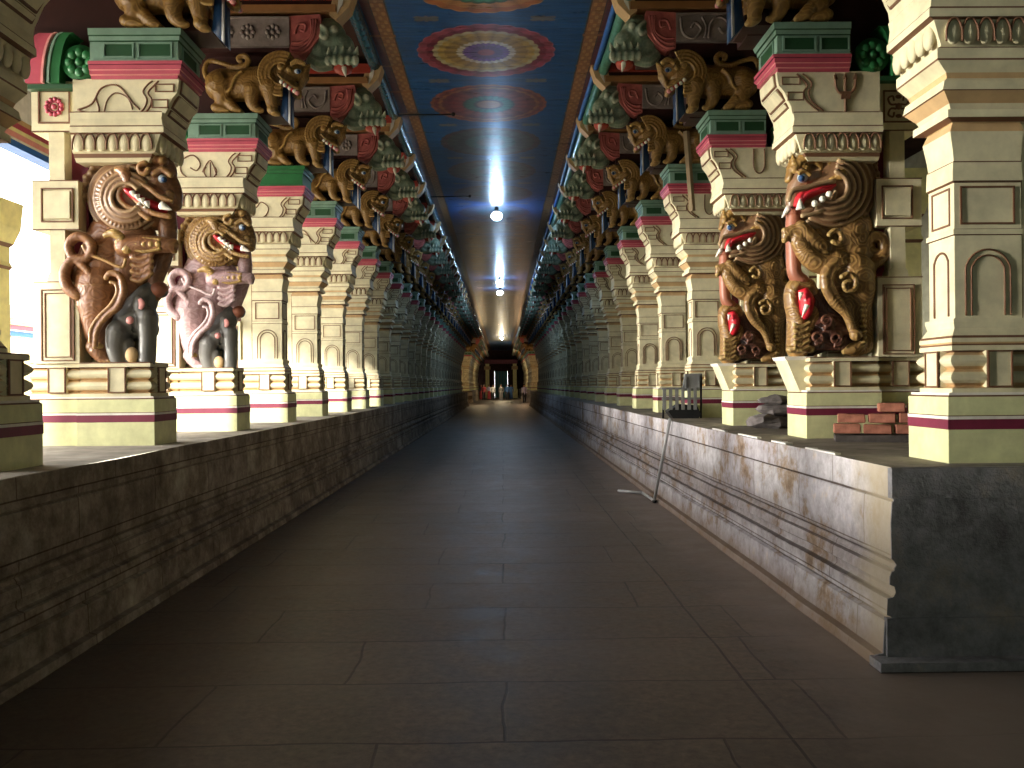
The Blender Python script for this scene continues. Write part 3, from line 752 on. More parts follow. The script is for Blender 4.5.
def yali_left():
    f = mapper(-1, 50, 140, 3.34, 7.58); k = 7.58 / 870 / 3.34; VC = .25
    mk = lambda: Carve(-1, f, k, VC)
    out = []
    # body
    b = mk(); W = 'bronze'
    b.T([(215, 290), (200, 350), (185, 420)], [72, 82, 86], W, 0, .66, 20); b.T([(190, 385), (172, 440), (150, 510)], [84, 86, 84], W, -.01, .80, 20)
    b.T([(265, 300), (280, 340), (270, 420), (235, 500)], [72, 80, 78, 62], W, 0, .76, 20)
    b.T([(165, 490), (165, 560), (160, 620), (165, 665), (175, 700)], [80, 70, 50, 38, 32], W, -28 * k, .9, 18)
    b.T([(165, 470), (160, 540), (150, 600), (165, 660), (175, 700)], [78, 66, 44, 34, 32], W, 60 * k, .9)
    for dv in (-.10, .12):
        b.T([(160, 700), (178, 722), (196, 738)], [30, 26, 16], W, dv); b.B(150, 690, 28, W, dv)
        for q in (-14, 0, 14): b.B(188 + q, 738, 11, W, dv - .02, 16, 10)
    # raised forelegs
    for dv in (-.17, .12):
        b.T([(250, 355), (310, 350), (370, 350), (410, 352)], [34, 32, 28, 22], W, dv)
        for q in (-14, 2, 18): b.B(414, 352 + q, 13, W, dv, 13, 10)
    b.T([(330, 420), (360, 400), (400, 350)], [20, 22, 18], W, 0)
    # chest folds
    for q in range(4): b.T([(275, 392 + q * 24), (305, 398 + q * 24), (340, 385 + q * 20)], 9, W, -.185)
    b.T([(385, 250), (395, 320), (380, 400), (355, 470), (352, 520)], [36, 30, 26, 24, 22], W, 0)
    out.append(('body', b, .011, 2))
    # tail and scroll bands
    b = mk()
    for dv in (-.17,):
        b.T([(95, 520), (60, 490), (52, 440), (80, 400), (125, 395), (142, 360), (125, 330), (90, 325), (66, 350), (74, 385), (100, 410), (130, 440), (152, 480), (148, 515), (125, 510), (118, 480)],
            [18, 19, 18, 16, 14, 15, 16, 17, 16, 15, 14, 13, 12, 11, 10, 8], 'bronze', dv - .03)
        b.T([(190, 460), (205, 445), (235, 455), (248, 500), (230, 555), (190, 590), (160, 635), (152, 690)], [10, 11, 12, 13, 12, 11, 10, 9], 'bronze', dv - .05)
        b.T([(200, 475), (220, 480), (226, 510), (205, 550), (170, 585), (140, 630), (136, 680)], [6, 7, 7, 7, 7, 7, 6], 'bronze', dv - .06)
        b.T([(110, 350), (130, 380), (180, 400), (240, 425), (255, 395)], 6, 'bronze', -.215)
    out.append(('tail', b, .009, 1))
    # mane
    b = mk(); W = 'mane'
    b.B(252, 195, 120, W, 0, 76)
    b.T([(300, 90), (340, 80), (380, 100)], [50, 50, 40], W, 0, .9)
    for dv in (-1, 1):
        b.arcs(255, 193, (48, 64, 80, 103, 121), 35, 322, 8, W, dv, 130, 90)
        for t in range(26):
            a = math.radians(85 + t * 8.6)
            b.T([(255 + 84 * math.cos(a), 193 - 84 * math.sin(a), dv * 72 * k), (255 + 100 * math.cos(a), 193 - 100 * math.sin(a), dv * 60 * k)], 4.5, W, 0, 1, 6)
    for t in range(15):
        a = math.radians(62 + t * 8.5); R = 128 + 6 * (t % 2)
        b.B(262 + R * math.cos(a) - 4, 190 - R * math.sin(a) * 1.03, 19, W, 0, 40); b.B(262 + (R + 12) * math.cos(a) - 4, 190 - (R + 12) * math.sin(a), 9, W, -.05, 20)
    b.B(100, 165, 18, W, 0, 30)
    out.append(('mane', b, .0095, 1))
    # head
    b = mk(); W = 'bronze'
    b.T([(325, 140), (350, 145), (378, 150), (403, 180), (416, 215)], [50, 56, 56, 40, 26], W, 0, 1.1)
    b.T([(290, 90), (340, 75), (385, 85), (408, 110)], [30, 34, 28, 16], W, 0, 1.9)
    b.T([(320, 250), (350, 268), (380, 245), (395, 270)], [30, 36, 28, 18], W, 0, 1.3)
    for dv in (-.20, .20):
        b.T([(320, 75), (300, 85), (300, 105), (318, 112), (328, 98)], 9, W, dv)
        b.T([(348, 112), (375, 98), (404, 116)], 11, W, dv * .86); b.B(400, 185, 18, W, dv * .6, 16); b.T([(280, 190), (310, 222), (350, 246), (400, 256)], 9, W, dv)
        for q in range(4): b.B(300 + q * 26, 62 + (q % 2) * 8, 17, W, dv * .7, 22)
        b.T([(255, 150), (290, 138), (330, 160), (370, 190), (412, 205)], [8, 9, 9, 10, 8], W, dv)
        b.T([(225, 100), (250, 110), (262, 145), (240, 170)], [10, 20, 18, 8], 'gold', dv * .95)
        b.T([(240, 160), (232, 190), (255, 220), (290, 235), (330, 262)], 10, W, dv)
    b.B(410, 150, 12, W, 0, 24)
    out.append(('head', b, .010, 1))
    b = mk()
    b.T([(262, 160), (290, 185), (330, 215), (385, 235), (405, 240)], [14, 20, 21, 17, 12], 'mouth', 0, 4.5)
    out.append(('mouth', b, 0, 0))
    b = mk()
    for dv in (-.235, .235):
        for q, (X, Y) in enumerate(((276, 172), (291, 184), (307, 196), (324, 206))): b.K((X, Y), (X + 8, Y + 22), 11, 'tooth', dv)
        for q, (X, Y) in enumerate(((298, 218), (318, 228))): b.K((X, Y), (X + 4, Y - 14), 8, 'tooth', dv)
        b.K((372, 218), (408, 234), 14, 'tooth', dv, dv * 1.1)
    out.append(('teeth', b, 0, 0))
    b = mk()
    for dv in (-.155, .155):
        b.B(376, 130, 14, 'eyewhite', dv, 14); b.B(381, 132, 9, 'eye', dv * 1.12, 10)
    out.append(('eye', b, 0, 0))
    b = mk()
    for dv in (-.175,):
        dv = -.22
        b.B(258, 360, 20, 'gold', dv, 14); b.T([(180, 320), (215, 312), (240, 330), (220, 345)], [6, 16, 14, 6], 'gold', dv)
        for q in range(4): b.B(290 + q * 24, 348, 11, 'gold', dv - .01, 9)
        b.T([(280, 365), (320, 372), (372, 362)], 6, 'gold', dv); b.T([(280, 332), (320, 330), (372, 334)], 6, 'gold', dv)
        b.B(168, 690, 17, 'gold', -.12, 20)
    out.append(('ornament', b, 0, 0))
    return out

def elephant_left():
    f = mapper(-1, 50, 140, 3.34, 7.58); k = 7.58 / 870 / 3.34; VC = .25
    b = Carve(-1, f, k, VC); W = 'elephant'
    b.T([(238, 640), (270, 610), (300, 600), (320, 630)], [50, 68, 66, 46], W, 0, .95)
    b.T([(275, 600), (300, 560), (325, 520)], [55, 52, 42], W, 0, 1.0)
    b.T([(320, 525), (335, 500), (358, 490), (372, 505)], [40, 26, 22, 24], W, 0)
    for dv in (-.12, .12):
        b.T([(230, 640), (222, 690), (232, 738)], [40, 32, 26], W, dv)
        b.T([(325, 590), (328, 660), (325, 738)], [34, 28, 28], W, dv)
        b.T([(255, 680), (262, 715), (268, 738)], [26, 22, 22], W, dv * .8)
        b.T([(285, 520), (300, 545), (300, 575), (288, 580)], [8, 24, 22, 8], W, dv * 1.35, .5)
    b.T([(228, 590), (215, 560), (225, 520)], [8, 9, 10], W, -.05)
    me = remesh(b.mesh('x'), .011, 2)
    b2 = Carve(-1, f, k, VC); b2.B(366, 500, 29, 'trunk', 0, 34)
    b3 = Carve(-1, f, k, VC)
    b3.B(268, 602, 13, 'pink_light', -.20, 9); b3.T([(300, 530), (308, 548), (302, 565)], [6, 11, 6], 'pink_light', -.205, .5)
    b3.B(275, 718, 22, 'orange', -.16, 16, 26)
    return me, b2.mesh('ball'), b3.mesh('painted_marks')

def yali_right():
    f = mapper(1, 660, 130, 3.2, 7.75); k = 7.75 / 870 / 3.2; VC = .25
    mk = lambda: Carve(1, f, k, VC)
    out = []
    b = mk(); W = 'olive'
    b.T([(600, 290), (608, 340), (615, 400), (625, 460)], [70, 76, 74, 68], W, 0, .76, 20)
    b.T([(515, 320), (530, 370), (570, 420), (610, 460)], [50, 62, 62, 62], W, 0, .85, 20)
    for dv in (-.09, .11):
        b.T([(620, 450), (640, 510), (645, 570), (655, 630), (655, 690)], [64, 50, 32, 26, 26], W, dv, .9)
        b.T([(655, 690), (635, 702), (612, 708)], [26, 22, 15], W, dv)
        for q in (-16, 0, 16): b.B(620 + q, 706, 11, W, dv - .03, 16, 10)
        b.T([(560, 440), (590, 520), (612, 600), (628, 660)], [38, 28, 20, 18], W, dv)
        b.T([(640, 690), (610, 700), (590, 708)], [20, 20, 12], W, dv - .04)
    # forelegs
    for dv in (-.12, .12):
        b.T([(570, 420), (520, 430), (480, 410), (445, 360), (440, 330)], [34, 34, 32, 28, 24], W, dv)
        b.T([(440, 320), (420, 325), (402, 338)], [20, 20, 16], W, dv)
        for q in range(3): b.B(398, 322 + q * 15, 11, W, dv, 13)
        b.T([(450, 310), (480, 345), (515, 375)], [22, 26, 20], W, dv - .02)
    for q in range(6): b.T([(448 + q * 19, 376 + q * 13), (462 + q * 19, 362 + q * 12), (476 + q * 18, 352 + q * 13)], 8, W, -.165)
    out.append(('body', b, .011, 2))
    b = mk(); W = 'olive'
    dv = -.19
    b.T([(670, 500), (668, 440), (700, 415), (718, 385), (708, 348), (680, 340), (662, 360), (668, 385), (690, 388)], [16, 22, 22, 19, 19, 18, 16, 13, 10], W, -.10)
    b.T([(585, 425), (555, 425), (530, 455), (530, 500), (555, 550), (595, 590), (615, 640), (622, 660)], [14, 17, 17, 17, 16, 14, 13, 12], 'gold', dv)
    b.T([(575, 440), (552, 455), (548, 495), (572, 540), (606, 580)], [6, 8, 8, 7, 6], 'gold', dv - .02)
    b.B(625, 655, 20, 'gold', dv, 20)
    b.T([(580, 470), (605, 460), (625, 480), (620, 510), (595, 512), (588, 492), (604, 484)], 8, 'gold', -.22)
    b.T([(540, 335), (560, 320), (580, 340), (572, 362), (552, 358)], 8, 'gold', -.22)
    for q in range(8): b.B(650, 560 + q * 17, 12, W, -.16, 10, 7)
    out.append(('tail', b, .009, 1))
    b = mk(); W = 'mane'
    b.B(562, 185, 128, W, 0, 76)
    b.T([(600, 270), (630, 330), (625, 380)], [66, 52, 36], W, 0, .8)
    for dv in (-1, 1):
        b.arcs(550, 182, (50, 68, 86, 104, 122, 138), -125, 75, 8, W, dv, 146, 92)
    for t in range(16):
        a = math.radians(-42 + t * 9); b.B(545 + 141 * math.cos(a), 172 - 126 * math.sin(a), 16, W, 0, 36)
    b.T([(480, 85), (540, 62), (600, 60), (650, 90), (690, 110)], [14, 18, 18, 14, 8], W, 0, 1.8)
    out.append(('mane', b, .0095, 1))
    b = mk(); W = 'mane'
    b.T([(515, 150), (490, 152), (455, 168), (428, 205), (420, 250)], [48, 54, 46, 26, 18], W, 0, 1.15)
    b.T([(520, 235), (500, 248), (470, 255), (432, 285)], [26, 32, 30, 22], W, 0, 1.35)
    for dv in (-.215, .215):
        b.T([(410, 225), (425, 195), (470, 185), (520, 170), (555, 165)], [8, 10, 10, 9, 8], W, dv)
        b.T([(560, 200), (545, 235), (500, 265), (455, 275)], 8, W, dv)
    out.append(('head', b, .010, 1))
    b = mk()
    for dv in (-.15, .15):
        b.T([(438, 118), (455, 95), (490, 92), (505, 110)], [10, 20, 19, 9], 'gold', dv); b.T([(430, 130), (440, 110), (470, 120)], 11, 'gold', dv)
        b.T([(512, 130), (515, 95), (540, 100), (535, 130), (515, 138)], 7, 'gold', dv)
        b.B(580, 140, 20, 'gold', dv * 1.45, 14); dv *= 1.25
        for q in range(5): b.K((430 + q * 24, 112 - 4 * q), (422 + q * 27, 76 - 5 * q), 14, 'gold', dv * .8)
        b.T([(440, 140), (462, 132), (482, 146)], 7, 'gold', dv); b.T([(545, 160), (570, 150), (600, 128)], [8, 12, 5], 'gold', dv)
    b.T([(445, 90), (480, 68), (540, 60)], [26, 30, 16], 'gold', 0, 1.6); b.T([(410, 160), (420, 120), (430, 75)], [12, 14, 10], 'gold', 0, 1.8)
    out.append(('brow', b, .009, 1))
    b = mk()
    b.T([(430, 255), (440, 222), (480, 208), (520, 198), (552, 182)], [13, 17, 18, 17, 12], 'mouth', 0, 5.0)
    out.append(('mouth', b, 0, 0))
    b = mk()
    for dv in (-.255, .255):
        for X, Y in ((494, 236), (518, 222), (540, 206)): b.B(X, Y, 10, 'tooth', dv, 9, 11)
        b.K((448, 254), (446, 220), 15, 'tooth', dv * .93)
    b.K((412, 250), (388, 282), 12, 'tooth', -.06)
    out.append(('teeth', b, 0, 0))
    b = mk()
    for dv in (-.15, .15):
        b.B(455, 152, 17, 'eyewhite', dv, 14); b.B(452, 155, 11, 'eye', dv * 1.12, 10)
    out.append(('eye', b, 0, 0))
    b = mk()
    b.T([(425, 270), (425, 330), (425, 400), (430, 460), (452, 485)], [22, 24, 22, 22, 24], 'trunk', -.03, 1.2)
    out.append(('trunk', b, 0, 0))
    return out

def sea_beast_right():
    f = mapper(1, 660, 130, 3.2, 7.75); k = 7.75 / 870 / 3.2; VC = .25
    b = Carve(1, f, k, VC); W = 'umber'
    b.T([(470, 690), (520, 650), (570, 640), (600, 600)], [40, 62, 56, 30], W, 0, 1.1)
    b.T([(500, 540), (530, 590), (560, 640)], [34, 44, 40], W, 0, 1.1)
    for c in ((500, 665), (560, 670), (530, 610)):
        b.T([(c[0] + (4 + 2.2 * q) * math.cos(q * .9), c[1] + (4 + 2.2 * q) * math.sin(q * .9)) for q in range(10)], 6, W, -.19)
    b.box(-.05 + f(520, 0)[0] - .12, f(600, 0)[0], .1, .4, f(0, 712)[1], f(0, 680)[1], W)
    body = remesh(b.mesh('x'), .011, 2)
    b = Carve(1, f, k, VC); W = 'olive'
    b.T([(470, 500), (430, 500), (418, 540), (430, 590), (440, 640), (440, 700)], [26, 26, 22, 26, 34, 36], W, 0, 1.5)
    b.T([(470, 500), (494, 540), (490, 590), (470, 640)], [22, 20, 22, 30], W, 0, 1.5)
    for q in range(5): b.T([(425, 620 + q * 19), (450, 628 + q * 19), (480, 615 + q * 19)], 7, W, -.17)
    for q in range(4): b.B(415 + q * 22, 702, 13, W, -.12, 20)
    head = remesh(b.mesh('y'), .010, 1)
    b = Carve(1, f, k, VC); b.T([(450, 510), (462, 545), (460, 585), (452, 610)], [16, 26, 22, 8], 'mouth', -.06, 2.0)
    mouth = b.mesh('mouth')
    b = Carve(1, f, k, VC); b.K((470, 560), (452, 600), 9, 'tooth', -.22); b.K((450, 520), (446, 545), 8, 'tooth', -.2)
    return body, head, mouth, b.mesh('fang')

def lion_parts(side):
    fz = mapper(1, 640, 0, 5.9, 9.98); k = 9.98 / 870 / 5.9; VC = .06
    def f(X, Y, dv=0.0):
        u, h = fz(X, Y, dv * .6); return u - .02, h - .085
    mk = lambda: Carve(side, f, k, VC)
    out = []
    b = mk(); W = 'gold'
    b.T([(340, 440), (430, 450), (520, 455), (610, 455)], [98, 98, 92, 98], W, 0, .8)
    for dv in (-.10, .10):
        b.T([(620, 450), (600, 520), (610, 575)], [78, 50, 30], W, dv, .7); b.T([(640, 585), (610, 592), (570, 600)], [26, 24, 16], W, dv)
        b.T([(560, 560), (530, 590), (500, 605)], [30, 26, 15], W, dv)
        b.T([(330, 470), (320, 540), (310, 600)], [54, 40, 28], W, dv, .8); b.T([(320, 600), (300, 618), (282, 628)], [28, 24, 14], W, dv)
        b.T([(430, 480), (430, 560), (400, 600), (375, 606)], [48, 36, 24, 15], W, dv, .8)
    b.T([(680, 430), (698, 370), (670, 318), (600, 330), (530, 352), (470, 345), (448, 318), (470, 290), (505, 300), (500, 322), (482, 322)], [14, 15, 14, 13, 13, 15, 17, 16, 14, 11, 9], W, -.07)
    b.T([(480, 380), (520, 420), (545, 480), (570, 500)], 9, W, -.15); b.T([(600, 420), (640, 430), (655, 480), (620, 500), (605, 470)], 9, W, -.165)
    out.append(('body', b, .011, 1))
    b = mk()
    b.B(280, 400, 112, W, 0, 62)
    for dv in (-.145, .145): b.arcs(262, 400, (62, 84, 106, 124), -95, 118, 8.5, W, dv)
    out.append(('mane', b, .011, 1))
    b = mk()
    b.T([(260, 370), (200, 380), (160, 400), (130, 420)], [64, 60, 44, 22], W, 0, 1.0)
    b.T([(250, 440), (200, 480), (170, 520)], [50, 40, 22], W, 0, 1.1)
    b.T([(110, 350), (125, 375), (140, 430), (160, 470)], [12, 20, 22, 16], W, 0, 1.5)
    for dv in (-.14, .14):
        b.T([(130, 345), (170, 330), (205, 350)], [12, 18, 10], W, dv); b.B(215, 375, 16, W, dv, 12); b.B(260, 360, 22, W, dv, 14)
        b.T([(160, 490), (200, 470), (250, 430), (280, 400)], 9, W, dv)
    b.K((120, 370), (98, 330), 12, W, 0)
    out.append(('head', b, .010, 1))
    b = mk()
    b.T([(165, 520), (200, 492), (240, 462), (265, 440)], [11, 16, 16, 11], 'mouth', 0, 4.6)
    out.append(('mouth', b, 0, 0))
    b = mk()
    for dv in (-.168, .168):
        for X, Y in ((185, 502), (212, 485), (238, 467), (258, 448)): b.B(X, Y, 11, 'tooth', dv, 9, 12)
        b.B(168, 515, 13, 'pink_light', dv, 10)
    out.append(('teeth', b, 0, 0))
    b = mk()
    for dv in (-.14, .14): b.B(165, 388, 20, 'eyewhite', dv, 12, 15); b.B(160, 392, 12, 'eye', dv * 1.12, 9)
    out.append(('eye', b, 0, 0))
    b = mk()
    p = [f(205, 500), (f(205, 500)[0], f(205, 700)[1]), (f(262, 640)[0], f(262, 640)[1]), f(245, 480)]
    b.prism(p, -.03, .12, 'blueplank')
    b.prism([p[0], p[1], (p[1][0] + .025, p[1][1] + .03), (p[0][0] + .02, p[0][1])], -.042, -.03, 'steel')
    out.append(('hanging_tongue', b, 0, 0))
    return out

def islands(me, keep=0.02):
    """separate loose pieces so that each tooth, eye or band is a part of its own"""
    n = len(me.vertices); par = list(range(n))
    def find(a):
        while par[a] != a: par[a] = par[par[a]]; a = par[a]
        return a
    for e in me.edges:
        a, c = find(e.vertices[0]), find(e.vertices[1])
        if a != c: par[a] = c
    g = {}
    for p in me.polygons: g.setdefault(find(p.vertices[0]), []).append(p)
    if len(g) == 1: return [me]
    out = []; tot = len(me.polygons)
    for ps in g.values():
        if len(ps) < keep * tot: continue
        ix = {}; V = []; F = []
        for p in ps:
            f = []
            for v in p.vertices:
                if v not in ix: ix[v] = len(V); V.append(me.vertices[v].co[:])
                f.append(ix[v])
            F.append(f)
        m2 = bpy.data.meshes.new(me.name); m2.from_pydata(V, [], F)
        m2.materials.append(me.materials[ps[0].material_index]); m2.polygons.foreach_set('use_smooth', [True] * len(F)); m2.update(); out.append(m2)
    return out
def finish(parts, dz=0):
    res = []
    for name, b, vox, sm in parts:
        me = b.mesh(name)
        if vox: me = remesh(me, vox, sm)
        if dz: me.transform(Matrix.Translation((0, 0, dz)))
        single = {'teeth': 'tooth', 'ornament': 'gold_ornament', 'eye': 'eye'}.get(name, name)
        for q in islands(me): q.name = single; res.append((single, q))
    return res
def merge(meshes, name):
    bm = bmesh.new(); mats = []
    for me in meshes:
        off = []
        for m in me.materials:
            if m not in mats: mats.append(m)
            off.append(mats.index(m))
        n0 = len(bm.faces); bm.from_mesh(me); bm.faces.ensure_lookup_table()
        for i in range(n0, len(bm.faces)): bm.faces[i].material_index = off[min(bm.faces[i].material_index, len(off) - 1)]
    me = bpy.data.meshes.new(name); bm.to_mesh(me); bm.free()
    for m in mats: me.materials.append(m)
    return me

ORD = ['first', 'second', 'third', 'fourth', 'fifth', 'sixth', 'seventh', 'eighth', 'ninth', 'tenth', 'eleventh', 'twelfth']
def swap(me, frm, to):
    m2 = me.copy()
    for i, m in enumerate(m2.materials):
        if m == M[frm]: m2.materials[i] = M[to]
    return m2

for side in (-1, 1):
    SN = 'left' if side < 0 else 'right'
    X0 = XL if side < 0 else XR
    Z = ZL if side < 0 else ZR
    K0 = -1 if side < 0 else 0
    base = {'plain': base_parts(side, 'plain'), 'beast': base_parts(side, 'beast')}
    shaft = {'plain': plain_shaft(side), 'beast': beast_shaft(side)}
    corn = {'plain': cornice(side, 'plain'), 'beast': cornice(side, 'beast')}
    br = {m: bracket(side, m) for m in ('leaf', 'spiral', 'trident', 'arch', 'swirl', 'none')}
    pil = {True: pilaster(side, True), False: pilaster(side, False)}
    cap = {False: capital(side), True: capital(side, True)}
    roll = side_roll(side); bea = beam(side); pan = {True: panel(side, True), False: panel(side, False)}
    rs = red_scroll(side); mk_ = makara(side); mt = makara_tongue(side); cb = crossbar(side)
    far = merge([base['plain'], shaft['plain'], corn['plain'], br['none'], pil[False], cap[False], roll, bea, pan[False], rs, mk_, mt, cb], 'far_column')
    lion = finish(lion_parts(side), -.07 if side < 0 else 0); lion_far = merge([m for _, m in lion], 'far_lion')
    for i, z in enumerate(Z):
        k = i + K0
        if 66 < z < 78: continue
        kind = 'beast' if k in (1, 2) else 'plain'
        motif = {(-1, 1): 'leaf', (-1, 2): 'spiral', (1, 1): 'trident', (1, 2): 'arch'}.get((side, k), ('swirl', 'leaf', 'spiral')[k % 3] if side < 0 else ('arch', 'swirl', 'leaf')[k % 3])
        leafy = (side < 0 and k == 3)
        loc = (X0, z, HP)
        if k <= 9:
            if kind == 'beast':
                lab = {(-1, 1): 'cream and yellow left pier behind the brown beast and elephant, red rosette tablet',
                       (-1, 2): 'left pier with spiral and leaf carving above the sunlit beast',
                       (1, 1): 'right pier with trident carving behind the larger snarling beast',
                       (1, 2): 'right pier with a U-shaped carving behind the smaller, farther beast'}[(side, k)]
            elif k == -1: lab = 'painted temple pier at the near left edge, just beside the camera'
            elif k == 0: lab = 'nearest pier on the %s, cut by the photo edge, maroon band on its base' % SN
            elif leafy: lab = 'bright left pier with plain vivid green capital, next beyond the sunlit beast'
            else: lab = 'plain painted temple pier, %s beyond the beast piers on the %s side' % (ORD[k - 3], SN)
            root = empty('carved_pier', loc, lab, 'pier', 'painted piers of the %s row' % SN)
            obj('base', base[kind], root); obj('shaft', shaft[kind], root); obj('cornice', corn[kind], root)
            setback = side < 0 and k == 0
            obj('bracket', br[motif], root); obj('rear_pilaster', pil[side < 0], root); obj('capital', cap[leafy], root)
            obj('lotus_boss', roll, root); obj('corbel_beam', bea, root); obj('carved_panel', pan[side < 0 and k % 2 == 0], root)
            obj('red_scroll', rs, root); h = obj('green_sea_beast_head', mk_, root); obj('tongue', mt, h); obj('cross_bar', cb, root)
            lr = empty('lion_sculpture', loc, ('gold crouching lion carving on the nearest %s pier, above the photo edge' % SN) if k <= 0 else
                       'gold crouching lion carving with hanging blue tongue, on the %s capital of the %s row' % (ORD[k], SN), 'lion carving', 'lion carvings above the %s row' % SN)
            for n, me in lion: obj(n, me, lr)
            if setback:
                for ch in root.children:
                    if not ch.name.startswith('base'): ch.location.x = -.14
        else:
            o = tag(obj('carved_pier', far), 'small dim painted pier in the receding far stretch of the %s row' % SN, 'pier', 'far piers of the %s row' % SN); o.location = loc
            o = tag(obj('lion_sculpture', lion_far), 'tiny gold lion carving high in the far dim stretch of the %s row' % SN, 'lion carving', 'far lion carvings of the %s row' % SN); o.location = loc

# beasts
yl = finish(yali_left()); yr = finish(yali_right())
for k in (1, 2):
    root = empty('lion_beast_sculpture', (XL, ZL[k + 1], HP), ['rearing brown lion-beast with curled tail standing on the left near pier base',
                 'rearing lion-beast with sunlit pale body and olive mane, second beast on the left'][k - 1], 'sculpture', 'rearing beasts')
    for n, me in yl:
        if k == 2:
            if n in ('body', 'tail'): me = swap(me, 'bronze', 'sunlit_bronze')
            elif n == 'mane': me = swap(me, 'mane', 'olive')
            elif n == 'head': me = swap(me, 'bronze', 'olive')
        obj(n, me, root)
em = elephant_left()
for k in (1, 2):
    r = tag(obj('elephant_sculpture', em[0]), ['grey elephant carving under the brown beast on the left near pier', 'dark grey elephant carving under the sunlit beast on the left'][k - 1], 'elephant carving', 'elephants under the beasts')
    r.location = (XL, ZL[k + 1], HP)
    obj('trunk_ball', em[1], r)
    for q in islands(em[2]): obj('painted_mark', q, r)
sb = sea_beast_right()
for k in (1, 2):
    root = empty('lion_beast_sculpture', (XR, ZR[k], HP), ['larger rearing bronze lion-beast with long reddish trunk on the right near pier',
                 'smaller-looking rearing bronze lion-beast, second on the right, behind the larger one'][k - 1], 'sculpture', 'rearing beasts')
    for n, me in yr: obj(n, me, root)
    r = tag(obj('sea_beast_sculpture', sb[0]), ['dark coiled sea beast with open red mouth beneath the larger right beast', 'dark coiled sea beast with open red mouth beneath the second right beast'][k - 1], 'sea beast carving', 'sea beasts under the right beasts')
    r.location = (XR, ZR[k], HP)
    h = obj('head', sb[1], r); obj('mouth', sb[2], h); obj('fang', sb[3], h)

# ------------------------------------------------------------------ outer rows seen between the piers
b = MB(1); b.v = []
def outer_column(side):
    b = MB(side)
    b.loft([(0, 0, .6, 0, .5), (.20, 0, .6, 0, .5), (.27, 0, .6, 0, .5), (.42, 0, .6, 0, .5), (.44, .04, .56, .04, .46), (.7, .05, .55, .05, .45), (.86, .1, .5, .1, .4), (2.2, .1, .5, .1, .4),
            (2.24, .08, .52, .08, .42), (2.3, .1, .5, .1, .4), (2.5, .1, .5, .1, .4), (2.55, .07, .53, .07, .43), (2.75, .02, .58, .02, .48), (3.1, .0, .6, .0, .5)],
           ['yellow', 'maroon', 'yellow', 'line', 'yellow', 'yellow', 'yellow', 'line', 'yellow', 'yellow', 'line', 'yellow', 'yellow'])
    return b.mesh('outer_pier')
ocl, ocr = outer_column(-1), outer_column(1)
for k in range(2):
    o = tag(obj('outer_pier', ocl), 'bright yellow pier of the outer left colonnade, behind the left row', 'pier', 'outer left piers'); o.location = (-5.34, 9.3 + k * 5.2, HP); o.scale.z = .82
for k in range(6):
    o = tag(obj('outer_pier', ocr), 'shaded yellow pier in the right side aisle, glimpsed behind the right row', 'pier', 'outer right piers'); o.location = (5.6 - .9, 7.0 + k * 3.6, HP)
# painted eaves of the outer colonnade and of the building across the court
def bands(name, x, y0, y1, rows):
    b = MB(1)
    for h0, h1, d, m in rows: b.box(x - d, x + .25, y0, y1, h0, h1, m)
    return struct(name, b)
rows = [(4.50, 4.58, -.06, 'blueband'), (4.58, 4.61, -.09, 'white'), (4.61, 4.68, -.10, 'pink_light'), (4.68, 4.73, -.14, 'yellow'), (4.73, 4.80, -.12, 'pink'), (4.80, 4.86, -.18, 'orange'), (4.86, CEIL, 0, 'whitewash')]
b = MB(1); b.box(-6.1, -5.9, -14, 3.2, 0, CEIL + .1, 'aisle'); struct('wall_added_near_left', b)  # unseen wall, added to block sun and sky from the near left
bands('trim_outer_eave', -6.05, 3.2, 17.5, rows)
b = MB(1)
b.box(-22.6, -22, 28, 60, 0, 4.2, 'yellow')
for h0, h1, d, m in ((3.9, 4.1, .06, 'blueband'), (4.1, 4.16, .1, 'white'), (4.16, 4.35, .12, 'pink'), (4.35, 4.45, .16, 'yellow'), (4.45, 4.6, .2, 'pink_light'), (4.6, 5.1, .25, 'whitewash')):
    b.box(-22.3, -22 + d * 1.5, 28, 60, (h0 - 3.9) * 1.1 + 4.0, (h1 - 3.9) * 1.1 + 4.0, m)
for k in range(9): b.box(-22.3, -21.8, 28.5 + k * 3.5, 29.1 + k * 3.5, 0, 3.9, 'whitewash')
o = tag(obj('courtyard_building', b.mesh('courtyard_building')), 'sunlit yellow building with striped cornice across the left court', 'building')
b = MB(1); b.box(-34, -5.9, -14, 60, -.3, .02, 'court'); struct('floor_court', b)

# ------------------------------------------------------------------ ceiling edge pipes, rods, lamps
def pipe(x, y0, y1, name, lab, m, r=.05, h=CEIL - .07):
    b = MB(1); n = 40
    b.tube([(x + .012 * math.sin(j * 1.7), y0 + (y1 - y0) * j / n, h + .008 * math.sin(j * 2.3)) for j in range(n + 1)], r, m, 10, 1, True, 1)
    return tag(obj(name, b.mesh(name)), lab, 'moulding')
M['tubeblue'] = paint('glossy_teal_paint', (0.02, 0.075, 0.10), 0.25, 0.6, .35, 12)
M['tubegreen'] = paint('glossy_green_paint', (0.08, 0.25, 0.18), 0.28, 0.6, .35, 12)
pipe(TL - .03, -3, END, 'edge_moulding', 'round dark teal moulding along the left edge of the painted ceiling', 'tubeblue', .08, CEIL - .09)
pipe(TR + .03, -3, END, 'edge_moulding', 'round green moulding along the right edge of the painted ceiling', 'tubegreen', .07, CEIL - .08)
pipe(TR - .08, -3, END, 'edge_strip', 'thin blue strip beside the green moulding on the right ceiling edge', 'blueband', .035, CEIL - .045)
